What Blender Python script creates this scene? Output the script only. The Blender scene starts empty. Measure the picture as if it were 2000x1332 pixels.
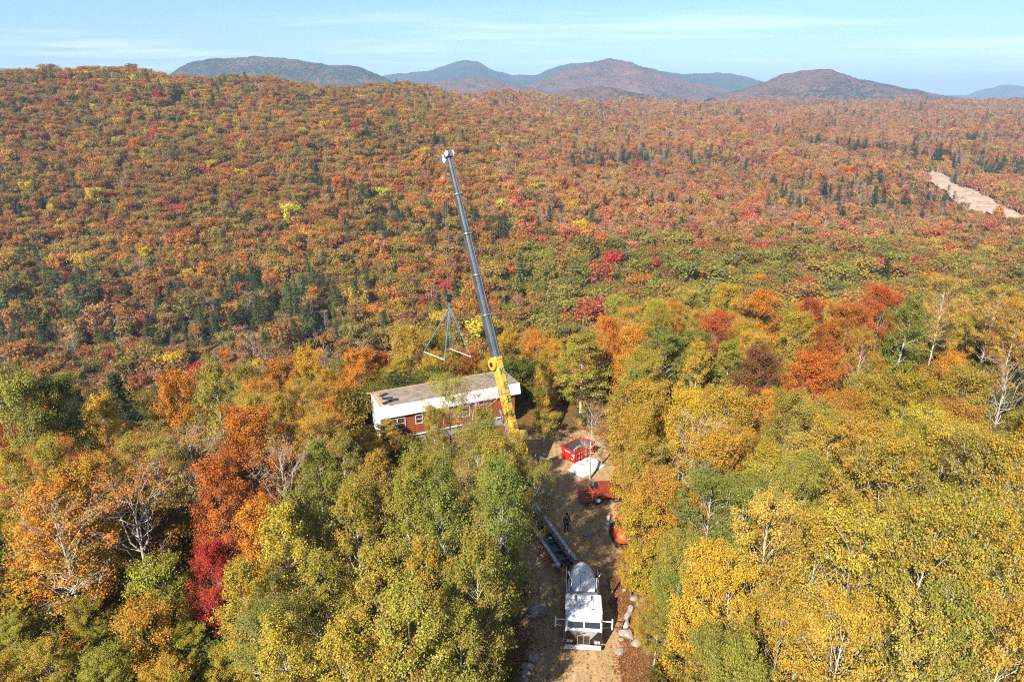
import bpy, bmesh, math, random
import numpy as np
from mathutils import Vector, Matrix

# ---------------------------------------------------------------- camera, sky, sun, exposure
SC = bpy.context.scene
COL = SC.collection
R_ = math.radians
CAMH, PITCH, FPX = 35.0, R_(19.5), 1333.3
cam_d = bpy.data.cameras.new('camera'); cam_d.lens = 24; cam_d.sensor_width = 36
cam_d.clip_start = 0.5; cam_d.clip_end = 60000
cam = bpy.data.objects.new('camera', cam_d); COL.objects.link(cam)
cam.location = (0, 0, CAMH); cam.rotation_euler = (R_(90) - PITCH, 0, 0)
SC.camera = cam
SUN_EL, SUN_AZ = R_(38), R_(29)          # sun behind the camera, a little to the left
world = bpy.data.worlds.new('World'); SC.world = world; world.use_nodes = True
def build_world():
    nt = world.node_tree; n = nt.nodes; l = nt.links; n.clear()
    out = n.new('ShaderNodeOutputWorld'); bg = n.new('ShaderNodeBackground'); bg.inputs['Strength'].default_value = SKY_STR
    sky = n.new('ShaderNodeTexSky'); sky.sky_type = 'NISHITA'; sky.sun_disc = False
    sky.sun_elevation = SUN_EL; sky.sun_rotation = math.pi + SUN_AZ
    sky.air_density = 1.0; sky.dust_density = 0.35; sky.ozone_density = 2.5; sky.altitude = 500
    # thin cirrus on a high flat layer, the same all round the sky
    tc = n.new('ShaderNodeTexCoord'); sep = n.new('ShaderNodeSeparateXYZ'); l.new(tc.outputs['Generated'], sep.inputs[0])
    def m(op, a, b=None):
        k = n.new('ShaderNodeMath'); k.operation = op
        for i, v in enumerate((a, b)):
            if v is None: continue
            if isinstance(v, (int, float)): k.inputs[i].default_value = v
            else: l.new(v, k.inputs[i])
        return k.outputs[0]
    z = m('ADD', m('MAXIMUM', sep.outputs[2], 0.0), 0.035)
    cx = n.new('ShaderNodeCombineXYZ'); l.new(m('DIVIDE', sep.outputs[0], z), cx.inputs[0]); l.new(m('DIVIDE', sep.outputs[1], z), cx.inputs[1])
    def noise(scale, det, dist, loc, sc):
        mp = n.new('ShaderNodeMapping'); mp.inputs['Location'].default_value = loc; mp.inputs['Scale'].default_value = sc
        mp.inputs['Rotation'].default_value = (0, 0, 0.12)
        l.new(cx.outputs[0], mp.inputs['Vector'])
        t = n.new('ShaderNodeTexNoise'); t.inputs['Scale'].default_value = scale; t.inputs['Detail'].default_value = det
        t.inputs['Distortion'].default_value = dist; l.new(mp.outputs[0], t.inputs['Vector']); return t.outputs[0]
    a = noise(0.23, 6, 0.6, (1.7, 4.1, 0), (0.7, 1, 1)); b = noise(0.9, 7, 0.9, (7, 2, 0), (0.35, 1, 1))
    v = m('ADD', m('MULTIPLY', a, 0.72), m('MULTIPLY', b, 0.34))
    mr = n.new('ShaderNodeMapRange'); mr.interpolation_type = 'SMOOTHSTEP'
    mr.inputs['From Min'].default_value = 0.50; mr.inputs['From Max'].default_value = 0.70; mr.inputs['To Max'].default_value = 0.42
    l.new(v, mr.inputs['Value'])
    mix = n.new('ShaderNodeMixRGB'); l.new(mr.outputs[0], mix.inputs[0])
    mix.inputs[2].default_value = CLOUD_COL
    tint = n.new('ShaderNodeMixRGB'); tint.blend_type = 'MULTIPLY'; tint.inputs[0].default_value = 1; tint.inputs[2].default_value = SKY_TINT
    l.new(sky.outputs[0], tint.inputs[1]); l.new(tint.outputs[0], mix.inputs[1])
    l.new(mix.outputs[0], bg.inputs[0]); l.new(bg.outputs[0], out.inputs[0])
SKY_STR, CLOUD_COL, SKY_TINT = 0.075, (12.0, 12.4, 12.7, 1), (0.80, 0.93, 1.03, 1)
build_world()
sun_d = bpy.data.lights.new('sun', 'SUN'); sun_d.energy = 5.0; sun_d.angle = R_(0.53); sun_d.color = (1.0, 0.94, 0.84)
sun = bpy.data.objects.new('sun', sun_d); COL.objects.link(sun)
SUNV = Vector((math.sin(SUN_AZ) * math.cos(SUN_EL), math.cos(SUN_AZ) * math.cos(SUN_EL), -math.sin(SUN_EL)))   # where the light travels
sun.rotation_euler = SUNV.to_track_quat('-Z', 'Y').to_euler()
vs = SC.view_settings; vs.view_transform = 'Standard'; vs.look = 'None'; vs.exposure = 1.08; vs.gamma = 1; vs.use_curve_mapping = False
cy = SC.cycles
cy.max_bounces = 4; cy.diffuse_bounces = 1; cy.glossy_bounces = 2; cy.transmission_bounces = 3; cy.transparent_max_bounces = 6
cy.volume_bounces = 0; cy.caustics_reflective = False; cy.caustics_refractive = False
cy.use_denoising = False; cy.filter_width = 1.1; cy.use_adaptive_sampling = True; cy.adaptive_threshold = 0.01

# ---------------------------------------------------------------- maths helpers
CF = np.array([0, math.cos(PITCH), -math.sin(PITCH)]); CU = np.array([0, math.sin(PITCH), math.cos(PITCH)])
def G(x, y, z=0.0):
    """point of the level plane z that lies on a sight line measured in the photograph"""
    r = CF + np.array([(x - 1000) / FPX, 0, 0]) - CU * (y - 666) / FPX
    k = (z - CAMH) / r[2]; return Vector((r[0] * k, r[1] * k, z))
def atY(x, y, Y):
    r = CF + np.array([(x - 1000) / FPX, 0, 0]) - CU * (y - 666) / FPX
    k = Y / r[1]; return Vector((r[0] * k, Y, CAMH + r[2] * k))
def proj(p):
    d = np.array([p[0], p[1], p[2] - CAMH]); w = d @ CF
    if w < 0.5: return (-9999, 9999)
    return (1000 + FPX * d[0] / w, 666 - FPX * (d @ CU) / w)
def sm(a, b, x):
    x = np.clip((np.asarray(x, float) - a) / (b - a), 0, 1); return x * x * (3 - 2 * x)
def wav(x, y, s, k=0.0):
    """cheap smooth undulation in -1..1"""
    return (np.sin(x / s + 1.3 * np.sin(y / s * 0.7 + k) + k) + np.sin(y / s * 1.1 + 1.7 * np.sin(x / s * 0.6 - k) + 2.1 * k) + np.sin((x + y) / s * 0.63 + k * 1.7)) / 3

# ---------------------------------------------------------------- terrain: plateau, valley, hillside beyond
# each row: u = (px-1000)/f ; then (distance, canopy height read as sight-line y) turned into ground height
_tab = {
 -300: [(210, 745), (290, 600), (420, 400), (520, 300), (640, 210), (760, 160)],
 0:    [(205, 742), (275, 600), (355, 470), (405, 400), (500, 300), (610, 200), (700, 141)],
 300:  [(205, 735), (268, 600), (350, 480), (410, 400), (500, 310), (590, 225), (720, 130)],
 500:  [(205, 715), (268, 585), (350, 480), (415, 400), (510, 310), (640, 228), (860, 153)],
 800:  [(205, 690), (265, 580), (350, 470), (430, 395), (540, 310), (700, 240), (1050, 168)],
 1000: [(205, 660), (265, 555), (370, 450), (500, 350), (750, 255), (1350, 187)],
 1200: [(205, 630), (260, 560), (380, 450), (530, 350), (850, 255), (1750, 198)],
 1500: [(205, 625), (250, 562), (390, 450), (560, 350), (950, 255), (2200, 198)],
 1800: [(205, 625), (280, 545), (460, 430), (600, 350), (1000, 256), (2100, 197)],
 2000: [(205, 625), (300, 545), (430, 455), (620, 352), (950, 265), (2000, 201)],
 2300: [(205, 625), (300, 545), (430, 455), (620, 352), (950, 265), (2000, 201)]}
TREE_TOP = 8.0
UC = np.array([(k - 1000) / FPX for k in sorted(_tab)])
DG = np.concatenate([np.arange(200, 1000, 20.0), np.arange(1000, 2600, 50.0), np.array([2600, 3000, 3500, 4500, 6000, 9000, 14000, 30000.0])])
ZT = []
for k in sorted(_tab):
    c = _tab[k]; d = [a for a, b in c]; z = [atY(1000, b, a).z - TREE_TOP for a, b in c]
    dl, zl = d[-1], z[-1]
    d += [dl * 1.12, dl * 1.5, 5000, 30000]; z += [zl - 3, zl - (45 if dl < 1400 else 8), -25 if dl < 1400 else zl - 10, 0]
    ZT.append(np.interp(DG, d, z))
ZT = np.array(ZT)
def ztab(u, d):
    u = np.clip(u, UC[0], UC[-1]); d = np.clip(d, DG[0], DG[-1])
    i = np.clip(np.searchsorted(UC, u) - 1, 0, len(UC) - 2); a = (u - UC[i]) / (UC[i + 1] - UC[i]); a = a * a * (3 - 2 * a)
    j = np.clip(np.searchsorted(DG, d) - 1, 0, len(DG) - 2); b = (d - DG[j]) / (DG[j + 1] - DG[j])
    return (ZT[i, j] * (1 - b) + ZT[i, j + 1] * b) * (1 - a) + (ZT[i + 1, j] * (1 - b) + ZT[i + 1, j + 1] * b) * a
def ground(X, Y):
    X = np.asarray(X, float); Y = np.asarray(Y, float)
    r = np.hypot(X, Y); Ys = np.maximum(Y, 0.35 * r + 1e-6); u = X / Ys
    edge = np.interp(u, [-1, -0.6, -0.35, -0.22, -0.15, 0.0, 0.1, 0.3, 1], [44, 50, 60, 75, 77, 81, 85, 96, 100])
    s = 1 - (1 - np.clip((Ys - edge) / (205 - edge), 0, 1)) ** 1.6
    far = ztab(u, Ys) + wav(X * 1.25, Y * 0.7, 75, 3) * 6.5 * sm(230, 420, Ys) + wav(X, Y, 41) * 3.0 * sm(220, 400, Ys) + wav(X, Y, 23, 2) * 1.0 * sm(220, 400, Ys)
    z = far * s
    z = z * sm(0.35, 0.6, np.where(r > 0, Y / np.maximum(r, 1e-6), 0)) if np.ndim(z) else z * float(sm(0.35, 0.6, Y / max(r, 1e-6)))
    # gentle mounds off the road and clearing, which stay level
    flat = np.clip(np.abs(X - 4) / 9 - 1, 0, 1) * sm(10, 30, r)
    return z + wav(X, Y, 9, 1) * 0.5 * flat * sm(0, 20, np.abs(X - 4) - 8)
def gz(x, y): return float(ground(np.array([x]), np.array([y]))[0])

# ---------------------------------------------------------------- materials
def newmat(name):
    m = bpy.data.materials.new(name); m.use_nodes = True; return m, m.node_tree.nodes, m.node_tree.links, m.node_tree.nodes['Principled BSDF']
def plain(name, col, rough=0.6, metal=0.0, var=0.12, scale=3.0, bump=0.0, spec=0.5, coat=0.0):
    """painted / worn surface: base colour broken by two noises, optional fine relief"""
    m, n, l, b = newmat(name)
    tc = n.new('ShaderNodeTexCoord'); t = n.new('ShaderNodeTexNoise'); t.inputs['Scale'].default_value = scale; t.inputs['Detail'].default_value = 8
    l.new(tc.outputs['Object'], t.inputs['Vector'])
    mx = n.new('ShaderNodeMixRGB'); mx.blend_type = 'MIX'; l.new(t.outputs[0], mx.inputs[0])
    mx.inputs[1].default_value = (*[c * (1 - var * 1.6) for c in col], 1); mx.inputs[2].default_value = (*[min(1, c * (1 + var)) for c in col], 1)
    l.new(mx.outputs[0], b.inputs['Base Color']); b.inputs['Roughness'].default_value = rough; b.inputs['Metallic'].default_value = metal
    b.inputs['Specular IOR Level'].default_value = spec; b.inputs['Coat Weight'].default_value = coat
    if bump:
        bp = n.new('ShaderNodeBump'); bp.inputs['Strength'].default_value = bump; bp.inputs['Distance'].default_value = 0.03
        t2 = n.new('ShaderNodeTexNoise'); t2.inputs['Scale'].default_value = scale * 7; t2.inputs['Detail'].default_value = 6
        l.new(tc.outputs['Object'], t2.inputs['Vector']); l.new(t2.outputs[0], bp.inputs['Height']); l.new(bp.outputs[0], b.inputs['Normal'])
    return m
def ramp(n, l, src, stops):
    r = n.new('ShaderNodeValToRGB'); cr = r.color_ramp
    while len(cr.elements) < len(stops): cr.elements.new(0.5)
    for e, (p, c) in zip(cr.elements, stops): e.position = p; e.color = (*c, 1)
    l.new(src, r.inputs[0]); return r.outputs[0]
def noise_n(n, l, vec, scale, detail=6, dist=0.0):
    t = n.new('ShaderNodeTexNoise'); t.inputs['Scale'].default_value = scale; t.inputs['Detail'].default_value = detail; t.inputs['Distortion'].default_value = dist
    l.new(vec, t.inputs['Vector']); return t.outputs[0]
def leaf_material(name, mode):
    """two autumn tones per tree (object colour and colour2), mixed leaf by leaf, thin leaves let light through"""
    m, n, l, b = newmat(name)
    val = n.new('ShaderNodeAttribute'); val.attribute_name = 'val'
    if mode == 'object':
        oi = n.new('ShaderNodeObjectInfo'); c2 = n.new('ShaderNodeAttribute'); c2.attribute_type = 'OBJECT'; c2.attribute_name = 'color2'
        mv = n.new('ShaderNodeAttribute'); mv.attribute_name = 'mixv'
        mx = n.new('ShaderNodeMixRGB'); l.new(mv.outputs['Fac'], mx.inputs[0]); l.new(oi.outputs['Color'], mx.inputs[1]); l.new(c2.outputs['Color'], mx.inputs[2])
        src = mx.outputs[0]
    else:
        at = n.new('ShaderNodeAttribute'); at.attribute_type = 'INSTANCER'; at.attribute_name = 'col'; src = at.outputs['Color']
    if mode == 'object':      # a scatter of leaves that turned gold earlier than the rest
        fr = n.new('ShaderNodeMath'); fr.operation = 'MULTIPLY'; fr.inputs[1].default_value = 53.0; l.new(val.outputs['Fac'], fr.inputs[0])
        f2 = n.new('ShaderNodeMath'); f2.operation = 'FRACT'; l.new(fr.outputs[0], f2.inputs[0]); f3 = n.new('ShaderNodeMath'); f3.operation = 'GREATER_THAN'; f3.inputs[1].default_value = 0.94; l.new(f2.outputs[0], f3.inputs[0])
        f4 = n.new('ShaderNodeMath'); f4.operation = 'MULTIPLY'; f4.inputs[1].default_value = 0.5; l.new(f3.outputs[0], f4.inputs[0])
        m2 = n.new('ShaderNodeMixRGB'); l.new(f4.outputs[0], m2.inputs[0]); l.new(src, m2.inputs[1]); m2.inputs[2].default_value = (0.50, 0.19, 0.03, 1); src = m2.outputs[0]
    sc = n.new('ShaderNodeVectorMath'); sc.operation = 'SCALE'; l.new(src, sc.inputs[0]); l.new(val.outputs['Fac'], sc.inputs['Scale'])
    l.new(sc.outputs[0], b.inputs['Base Color']); b.inputs['Roughness'].default_value = 0.55; b.inputs['Specular IOR Level'].default_value = 0.25
    tr = n.new('ShaderNodeBsdfTranslucent'); l.new(sc.outputs[0], tr.inputs[0])
    ms = n.new('ShaderNodeMixShader'); ms.inputs[0].default_value = 0.2 if mode == 'object' else 0.42
    l.new(b.outputs[0], ms.inputs[1]); l.new(tr.outputs[0], ms.inputs[2]); l.new(ms.outputs[0], n['Material Output'].inputs['Surface'])
    return m
M = {}
M['leaf'] = leaf_material('leaf', 'object'); M['leaf_far'] = leaf_material('leaf_distant', 'instancer')
def bark(name, a, b_, sc=2.0):
    m, n, l, b = newmat(name); tc = n.new('ShaderNodeTexCoord')
    mp = n.new('ShaderNodeMapping'); mp.inputs['Scale'].default_value = (3, 3, 1.2); l.new(tc.outputs['Object'], mp.inputs[0])
    v = noise_n(n, l, mp.outputs[0], sc, 7)
    l.new(ramp(n, l, v, [(0.32, b_), (0.5, a), (0.8, tuple(min(1, c * 1.2) for c in a))]), b.inputs['Base Color']); b.inputs['Roughness'].default_value = 0.9
    return m
M['bark_pale'] = bark('bark_pale', (0.50, 0.46, 0.38), (0.12, 0.10, 0.08)); M['bark_grey'] = bark('bark_grey', (0.23, 0.20, 0.165), (0.09, 0.075, 0.06))
M['bark_dark'] = bark('bark_dark', (0.10, 0.08, 0.065), (0.04, 0.03, 0.025)); M['bark_bare'] = bark('bark_bare', (0.44, 0.38, 0.32), (0.20, 0.17, 0.14))
def ground_material():
    m, n, l, b = newmat('forest_floor'); tc = n.new('ShaderNodeTexCoord'); o = tc.outputs['Object']
    fine = noise_n(n, l, o, 2.2, 8); big = noise_n(n, l, o, 0.06, 8, 0.5); mid = noise_n(n, l, o, 9.0, 4)
    a = ramp(n, l, fine, [(0.25, (0.06, 0.035, 0.018)), (0.5, (0.20, 0.10, 0.038)), (0.7, (0.34, 0.165, 0.055))])
    c = ramp(n, l, mid, [(0.3, (0.05, 0.035, 0.018)), (0.55, (0.14, 0.085, 0.03)), (0.75, (0.30, 0.16, 0.05))])
    mx = n.new('ShaderNodeMixRGB'); l.new(big, mx.inputs[0]); l.new(a, mx.inputs[1]); l.new(c, mx.inputs[2]); l.new(mx.outputs[0], b.inputs['Base Color'])
    b.inputs['Roughness'].default_value = 0.95; b.inputs['Specular IOR Level'].default_value = 0.1
    bp = n.new('ShaderNodeBump'); bp.inputs['Strength'].default_value = 0.8; bp.inputs['Distance'].default_value = 0.08; l.new(mid, bp.inputs['Height']); l.new(bp.outputs[0], b.inputs['Normal'])
    return m
M['ground'] = ground_material()
def dirt_material(name, cols, s=1.0):
    m, n, l, b = newmat(name); tc = n.new('ShaderNodeTexCoord'); o = tc.outputs['Object']
    mp = n.new('ShaderNodeMapping'); mp.inputs['Scale'].default_value = (2.4 * s, 0.25 * s, 1); l.new(o, mp.inputs[0])
    rut = noise_n(n, l, mp.outputs[0], 1.2, 6); f = noise_n(n, l, o, 6 * s, 9); g = noise_n(n, l, o, 0.45 * s, 5)
    c1 = ramp(n, l, f, [(0.3, cols[0]), (0.52, cols[1]), (0.75, cols[2])]); c2 = ramp(n, l, rut, [(0.35, cols[0]), (0.6, cols[1]), (0.8, cols[2])])
    mx = n.new('ShaderNodeMixRGB'); l.new(g, mx.inputs[0]); l.new(c1, mx.inputs[1]); l.new(c2, mx.inputs[2]); l.new(mx.outputs[0], b.inputs['Base Color'])
    b.inputs['Roughness'].default_value = 0.95; b.inputs['Specular IOR Level'].default_value = 0.1
    bp = n.new('ShaderNodeBump'); bp.inputs['Strength'].default_value = 0.7; bp.inputs['Distance'].default_value = 0.05; l.new(f, bp.inputs['Height']); l.new(bp.outputs[0], b.inputs['Normal'])
    return m
M['dirt'] = dirt_material('dirt', [(0.25, 0.15, 0.07), (0.45, 0.29, 0.14), (0.58, 0.40, 0.22)])
M['sand'] = dirt_material('quarry_sand', [(0.30, 0.20, 0.13), (0.46, 0.35, 0.25), (0.60, 0.49, 0.37)], 0.05)
def hill_material(name, stops, scale):
    m, n, l, b = newmat(name); tc = n.new('ShaderNodeTexCoord'); o = tc.outputs['Object']
    vo = n.new('ShaderNodeTexVoronoi'); vo.inputs['Scale'].default_value = scale; l.new(o, vo.inputs['Vector'])
    sp = n.new('ShaderNodeSeparateColor'); l.new(vo.outputs['Color'], sp.inputs[0])
    g = noise_n(n, l, o, scale * 0.035, 6, 0.6)
    ad = n.new('ShaderNodeMath'); ad.operation = 'MULTIPLY_ADD'; l.new(sp.outputs[0], ad.inputs[0]); ad.inputs[1].default_value = 0.55
    mu = n.new('ShaderNodeMath'); mu.operation = 'MULTIPLY_ADD'; l.new(g, mu.inputs[0]); mu.inputs[1].default_value = 1.3; mu.inputs[2].default_value = -0.42
    l.new(mu.outputs[0], ad.inputs[2])
    l.new(ramp(n, l, ad.outputs[0], stops), b.inputs['Base Color']); b.inputs['Roughness'].default_value = 1; b.inputs['Specular IOR Level'].default_value = 0
    bp = n.new('ShaderNodeBump'); bp.inputs['Strength'].default_value = 1; bp.inputs['Distance'].default_value = 3; bp.invert = True
    l.new(vo.outputs['Distance'], bp.inputs['Height']); l.new(bp.outputs[0], b.inputs['Normal'])
    return m
M['hill_mixed'] = hill_material('hill_mixed', [(0.3, (0.025, 0.035, 0.025)), (0.52, (0.05, 0.05, 0.03)), (0.7, (0.14, 0.07, 0.035)), (0.9, (0.15, 0.07, 0.05))], 0.085)
M['hill_red'] = hill_material('hill_red', [(0.10, (0.025, 0.035, 0.025)), (0.32, (0.075, 0.055, 0.042)), (0.55, (0.14, 0.07, 0.055)), (0.85, (0.18, 0.09, 0.065))], 0.085)
M['hill_dark'] = hill_material('hill_dark', [(0.2, (0.02, 0.035, 0.025)), (0.6, (0.035, 0.05, 0.03)), (0.9, (0.08, 0.06, 0.04))], 0.07)
M['yellow'] = plain('crane_yellow', (0.62, 0.37, 0.045), 0.45, 0, 0.18, 1.2); M['green'] = plain('crane_green', (0.0, 0.16, 0.075), 0.5)
M['boomgrey'] = plain('boom_grey', (0.085, 0.092, 0.098), 0.5, 0.1, 0.6, 1.1); M['steel'] = plain('steel', (0.42, 0.42, 0.42), 0.38, 0.6, 0.2)
M['white'] = plain('white_paint', (0.76, 0.755, 0.74), 0.32, 0, 0.1, 2.5, coat=0.2); M['wrap'] = plain('house_wrap', (0.80, 0.81, 0.82), 0.5, 0, 0.05, 0.8, 0.15)
M['black'] = plain('black_paint', (0.018, 0.018, 0.02), 0.35, 0, 0.2); M['rubber'] = plain('rubber', (0.02, 0.02, 0.02), 0.85, 0, 0.2)
M['chrome'] = plain('chrome', (0.75, 0.75, 0.76), 0.14, 1.0, 0.05); M['silver'] = plain('silver_paint', (0.34, 0.34, 0.345), 0.42, 0.1, 0.1)
M['glass'] = plain('dark_glass', (0.02, 0.028, 0.03), 0.05, 0, 0.1, spec=0.8); M['red'] = plain('red_paint', (0.52, 0.022, 0.012), 0.42, 0, 0.15, 2.0)
M['orange'] = plain('orange_paint', (0.55, 0.10, 0.028), 0.42, 0, 0.12); M['rust'] = plain('machine_red', (0.27, 0.04, 0.02), 0.5, 0, 0.2)
M['log'] = plain('stained_log', (0.30, 0.075, 0.025), 0.55, 0, 0.25, 4.0); M['frame'] = plain('window_frame', (0.62, 0.58, 0.50), 0.5)
M['wood'] = plain('plain_wood', (0.50, 0.31, 0.16), 0.7, 0, 0.2, 3); M['concrete'] = plain('concrete', (0.36, 0.31, 0.26), 0.9, 0, 0.2, 2)
M['iron'] = plain('dull_metal', (0.22, 0.23, 0.25), 0.5, 0.5, 0.25); M['sling'] = plain('blue_sling', (0.05, 0.26, 0.36), 0.7); M['cloth_dark'] = plain('dark_cloth', (0.02, 0.022, 0.03), 0.9)
M['skin'] = plain('skin', (0.42, 0.25, 0.17), 0.6); M['rock'] = plain('rock', (0.36, 0.31, 0.25), 0.9, 0, 0.4, 1.6, 0.6); M['lettering'] = plain('white_lettering', (0.75, 0.74, 0.72), 0.6)
M['tarp'] = plain('white_tarp', (0.75, 0.76, 0.78), 0.45, 0, 0.06, 1.2, 0.3); M['bluecloth'] = plain('blue_cloth', (0.08, 0.20, 0.45), 0.7); M['rail'] = plain('rail_steel', (0.40, 0.43, 0.47), 0.45, 0.3, 0.25, 1.5)
M['emblem'] = plain('emblem_red', (0.40, 0.01, 0.015), 0.3); M['amber'] = plain('amber_lens', (0.5, 0.16, 0.02), 0.3)
def shingle_material():
    m, n, l, b = newmat('shingle_grit'); tc = n.new('ShaderNodeTexCoord')
    v = noise_n(n, l, tc.outputs['Object'], 1.5, 9); l.new(ramp(n, l, v, [(0.3, (0.17, 0.13, 0.095)), (0.7, (0.36, 0.28, 0.205))]), b.inputs['Base Color']); b.inputs['Roughness'].default_value = 0.95
    return m
M['shingle'] = shingle_material()

# ---------------------------------------------------------------- mesh helpers
def tag(o, label=None, cat=None, group=None, kind=None):
    if label: o['label'] = label
    if cat: o['category'] = cat
    if group: o['group'] = group
    if kind: o['kind'] = kind
    return o
def link(name, me, parent=None):
    o = bpy.data.objects.new(name, me); COL.objects.link(o)
    if parent: o.parent = parent
    return o
def empty(name, loc=(0, 0, 0), rz=0.0, label=None, cat=None, group=None):
    o = bpy.data.objects.new(name, None); COL.objects.link(o); o.location = loc; o.rotation_euler = (0, 0, rz); o.empty_display_size = 0.2
    return tag(o, label, cat, group)
def np_mesh(name, V, F, mats, smooth=False, mi=None, attrs=None):
    """F: (n,k) array, or list of such arrays"""
    Fs = F if isinstance(F, list) else [F]; Fs = [np.asarray(f, np.int32) for f in Fs if len(f)]
    me = bpy.data.meshes.new(name); V = np.asarray(V, np.float32)
    me.vertices.add(len(V)); me.vertices.foreach_set('co', V.ravel())
    ls = np.concatenate([f.ravel() for f in Fs]); tot = np.concatenate([np.full(len(f), f.shape[1], np.int32) for f in Fs])
    me.loops.add(len(ls)); me.loops.foreach_set('vertex_index', ls)
    st = np.concatenate([[0], np.cumsum(tot)[:-1]]).astype(np.int32)
    me.polygons.add(len(tot)); me.polygons.foreach_set('loop_start', st); me.polygons.foreach_set('loop_total', tot)
    for m in mats: me.materials.append(m)
    if mi is not None: me.polygons.foreach_set('material_index', np.asarray(mi, np.int32))
    me.polygons.foreach_set('use_smooth', np.full(len(tot), smooth))
    for k, v in (attrs or {}).items():
        a = me.attributes.new(k, 'FLOAT', 'FACE'); a.data.foreach_set('value', np.asarray(v, np.float32))
    me.update(calc_edges=True); return me
class MB:
    """collects boxes, tubes and lofts into one mesh"""
    def __init__(s): s.v = []; s.f = []
    def add(s, vs, fs):
        o = len(s.v); s.v += [tuple(v) for v in vs]; s.f += [tuple(i + o for i in f) for f in fs]; return s
    def box(s, c, d, rz=0.0, bev=0.0, mat=None):
        bm = bmesh.new(); bmesh.ops.create_cube(bm, size=1)
        for v in bm.verts: v.co = Vector((v.co.x * d[0], v.co.y * d[1], v.co.z * d[2]))
        if bev: bmesh.ops.bevel(bm, geom=bm.edges[:], offset=bev, segments=2, affect='EDGES', profile=0.6)
        mt = Matrix.Translation(c) @ Matrix.Rotation(rz, 4, 'Z')
        if mat is not None: mt = Matrix.Translation(c) @ mat
        bm.transform(mt); bm.verts.ensure_lookup_table(); bm.verts.index_update()
        s.add([v.co for v in bm.verts], [[v.index for v in f.verts] for f in bm.faces]); bm.free(); return s
    def tube(s, pts, r, n=8, cap=True):
        pts = [Vector(p) for p in pts]; rs = r if isinstance(r, (list, tuple)) else [r] * len(pts); vs = []; fs = []
        for i, p in enumerate(pts):
            d = (pts[min(i + 1, len(pts) - 1)] - pts[max(i - 1, 0)]).normalized()
            a = d.cross(Vector((0.13, 0.27, 1)) if abs(d.z) < 0.9 else Vector((1, 0.1, 0.2))).normalized(); b = d.cross(a)
            vs += [p + (a * math.cos(t) + b * math.sin(t)) * rs[i] for t in [2 * math.pi * k / n for k in range(n)]]
        for i in range(len(pts) - 1):
            for k in range(n): fs.append((i * n + k, i * n + (k + 1) % n, (i + 1) * n + (k + 1) % n, (i + 1) * n + k))
        if cap: fs += [tuple(range(n))[::-1], tuple(range((len(pts) - 1) * n, len(pts) * n))]
        return s.add(vs, fs)
    def loft(s, secs, cap=True):
        n = len(secs[0]); vs = [p for q in secs for p in q]; fs = []
        for i in range(len(secs) - 1):
            for k in range(n): fs.append((i * n + k, i * n + (k + 1) % n, (i + 1) * n + (k + 1) % n, (i + 1) * n + k))
        if cap: fs += [tuple(range(n))[::-1], tuple(range((len(secs) - 1) * n, len(secs) * n))]
        return s.add(vs, fs)
    def build(s, name, mat, parent=None, smooth=False, bevel=0.0):
        me = bpy.data.meshes.new(name); me.from_pydata(s.v, [], s.f); me.materials.append(mat)
        bm = bmesh.new(); bm.from_mesh(me); bmesh.ops.recalc_face_normals(bm, faces=bm.faces[:])
        if bevel: bmesh.ops.bevel(bm, geom=[e for e in bm.edges if len(e.link_faces) == 2 and e.calc_face_angle(0) > 0.5], offset=bevel, segments=2, affect='EDGES')
        bm.to_mesh(me); bm.free()
        if smooth: me.polygons.foreach_set('use_smooth', [True] * len(me.polygons))
        me.update(); return link(name, me, parent)
def text(name, s, size, mat, parent, M4, ext=0.004):
    c = bpy.data.curves.new(name, 'FONT'); c.body = s; c.size = size; c.align_x = 'CENTER'; c.align_y = 'CENTER'; c.extrude = ext; c.offset = size * 0.012
    t = bpy.data.objects.new(name, c); COL.objects.link(t); bpy.context.view_layer.update()
    me = bpy.data.meshes.new_from_object(t.evaluated_get(bpy.context.evaluated_depsgraph_get())); bpy.data.objects.remove(t); bpy.data.curves.remove(c)
    me.materials.clear(); me.materials.append(mat); o = link(name, me, parent); o.matrix_local = M4; return o
def frame(o, x, y, z):
    return Matrix(((x[0], y[0], z[0], o[0]), (x[1], y[1], z[1], o[1]), (x[2], y[2], z[2], o[2]), (0, 0, 0, 1)))
def copy_tree(o, parent=None):
    c = o.copy(); COL.objects.link(c); c.parent = parent
    for ch in list(o.children): copy_tree(ch, c)
    return c

# ---------------------------------------------------------------- ground sheet, dirt road, quarry cut, far mountains
def grid_faces(nu, nv, wrap=False):
    i = np.arange(nu - 1)[:, None]; j = np.arange(nv if wrap else nv - 1)[None, :]; j2 = (j + 1) % nv
    return np.stack([i * nv + j, i * nv + j2, (i + 1) * nv + j2, (i + 1) * nv + j], -1).reshape(-1, 4)
def build_ground():
    na = 400; rad = np.concatenate([[0.5], np.geomspace(4, 16000, 170)])
    az = np.linspace(0, 2 * math.pi, na, endpoint=False)
    X = rad[:, None] * np.sin(az); Y = rad[:, None] * np.cos(az)
    Z = ground(X.ravel(), Y.ravel())
    o = link('ground', np_mesh('ground', np.stack([X.ravel(), Y.ravel(), Z], 1), grid_faces(len(rad), na, True)[:, ::-1], [M['ground']], True))
    tag(o, 'leaf covered forest floor running down into the valley', None, None, 'structure')
build_ground()
ROAD = np.array([(6, 1.0, 6.3), (24, 0.9, 6.3), (33, 1.0, 6.9), (37, 1.0, 7.6), (43, 0.8, 7.8), (48, -0.5, 9), (54, -4, 9.8), (59, -6, 10.5), (64, -3, 10.8), (67, 1.0, 10.2), (69.0, 4.0, 8.2)])
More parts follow.
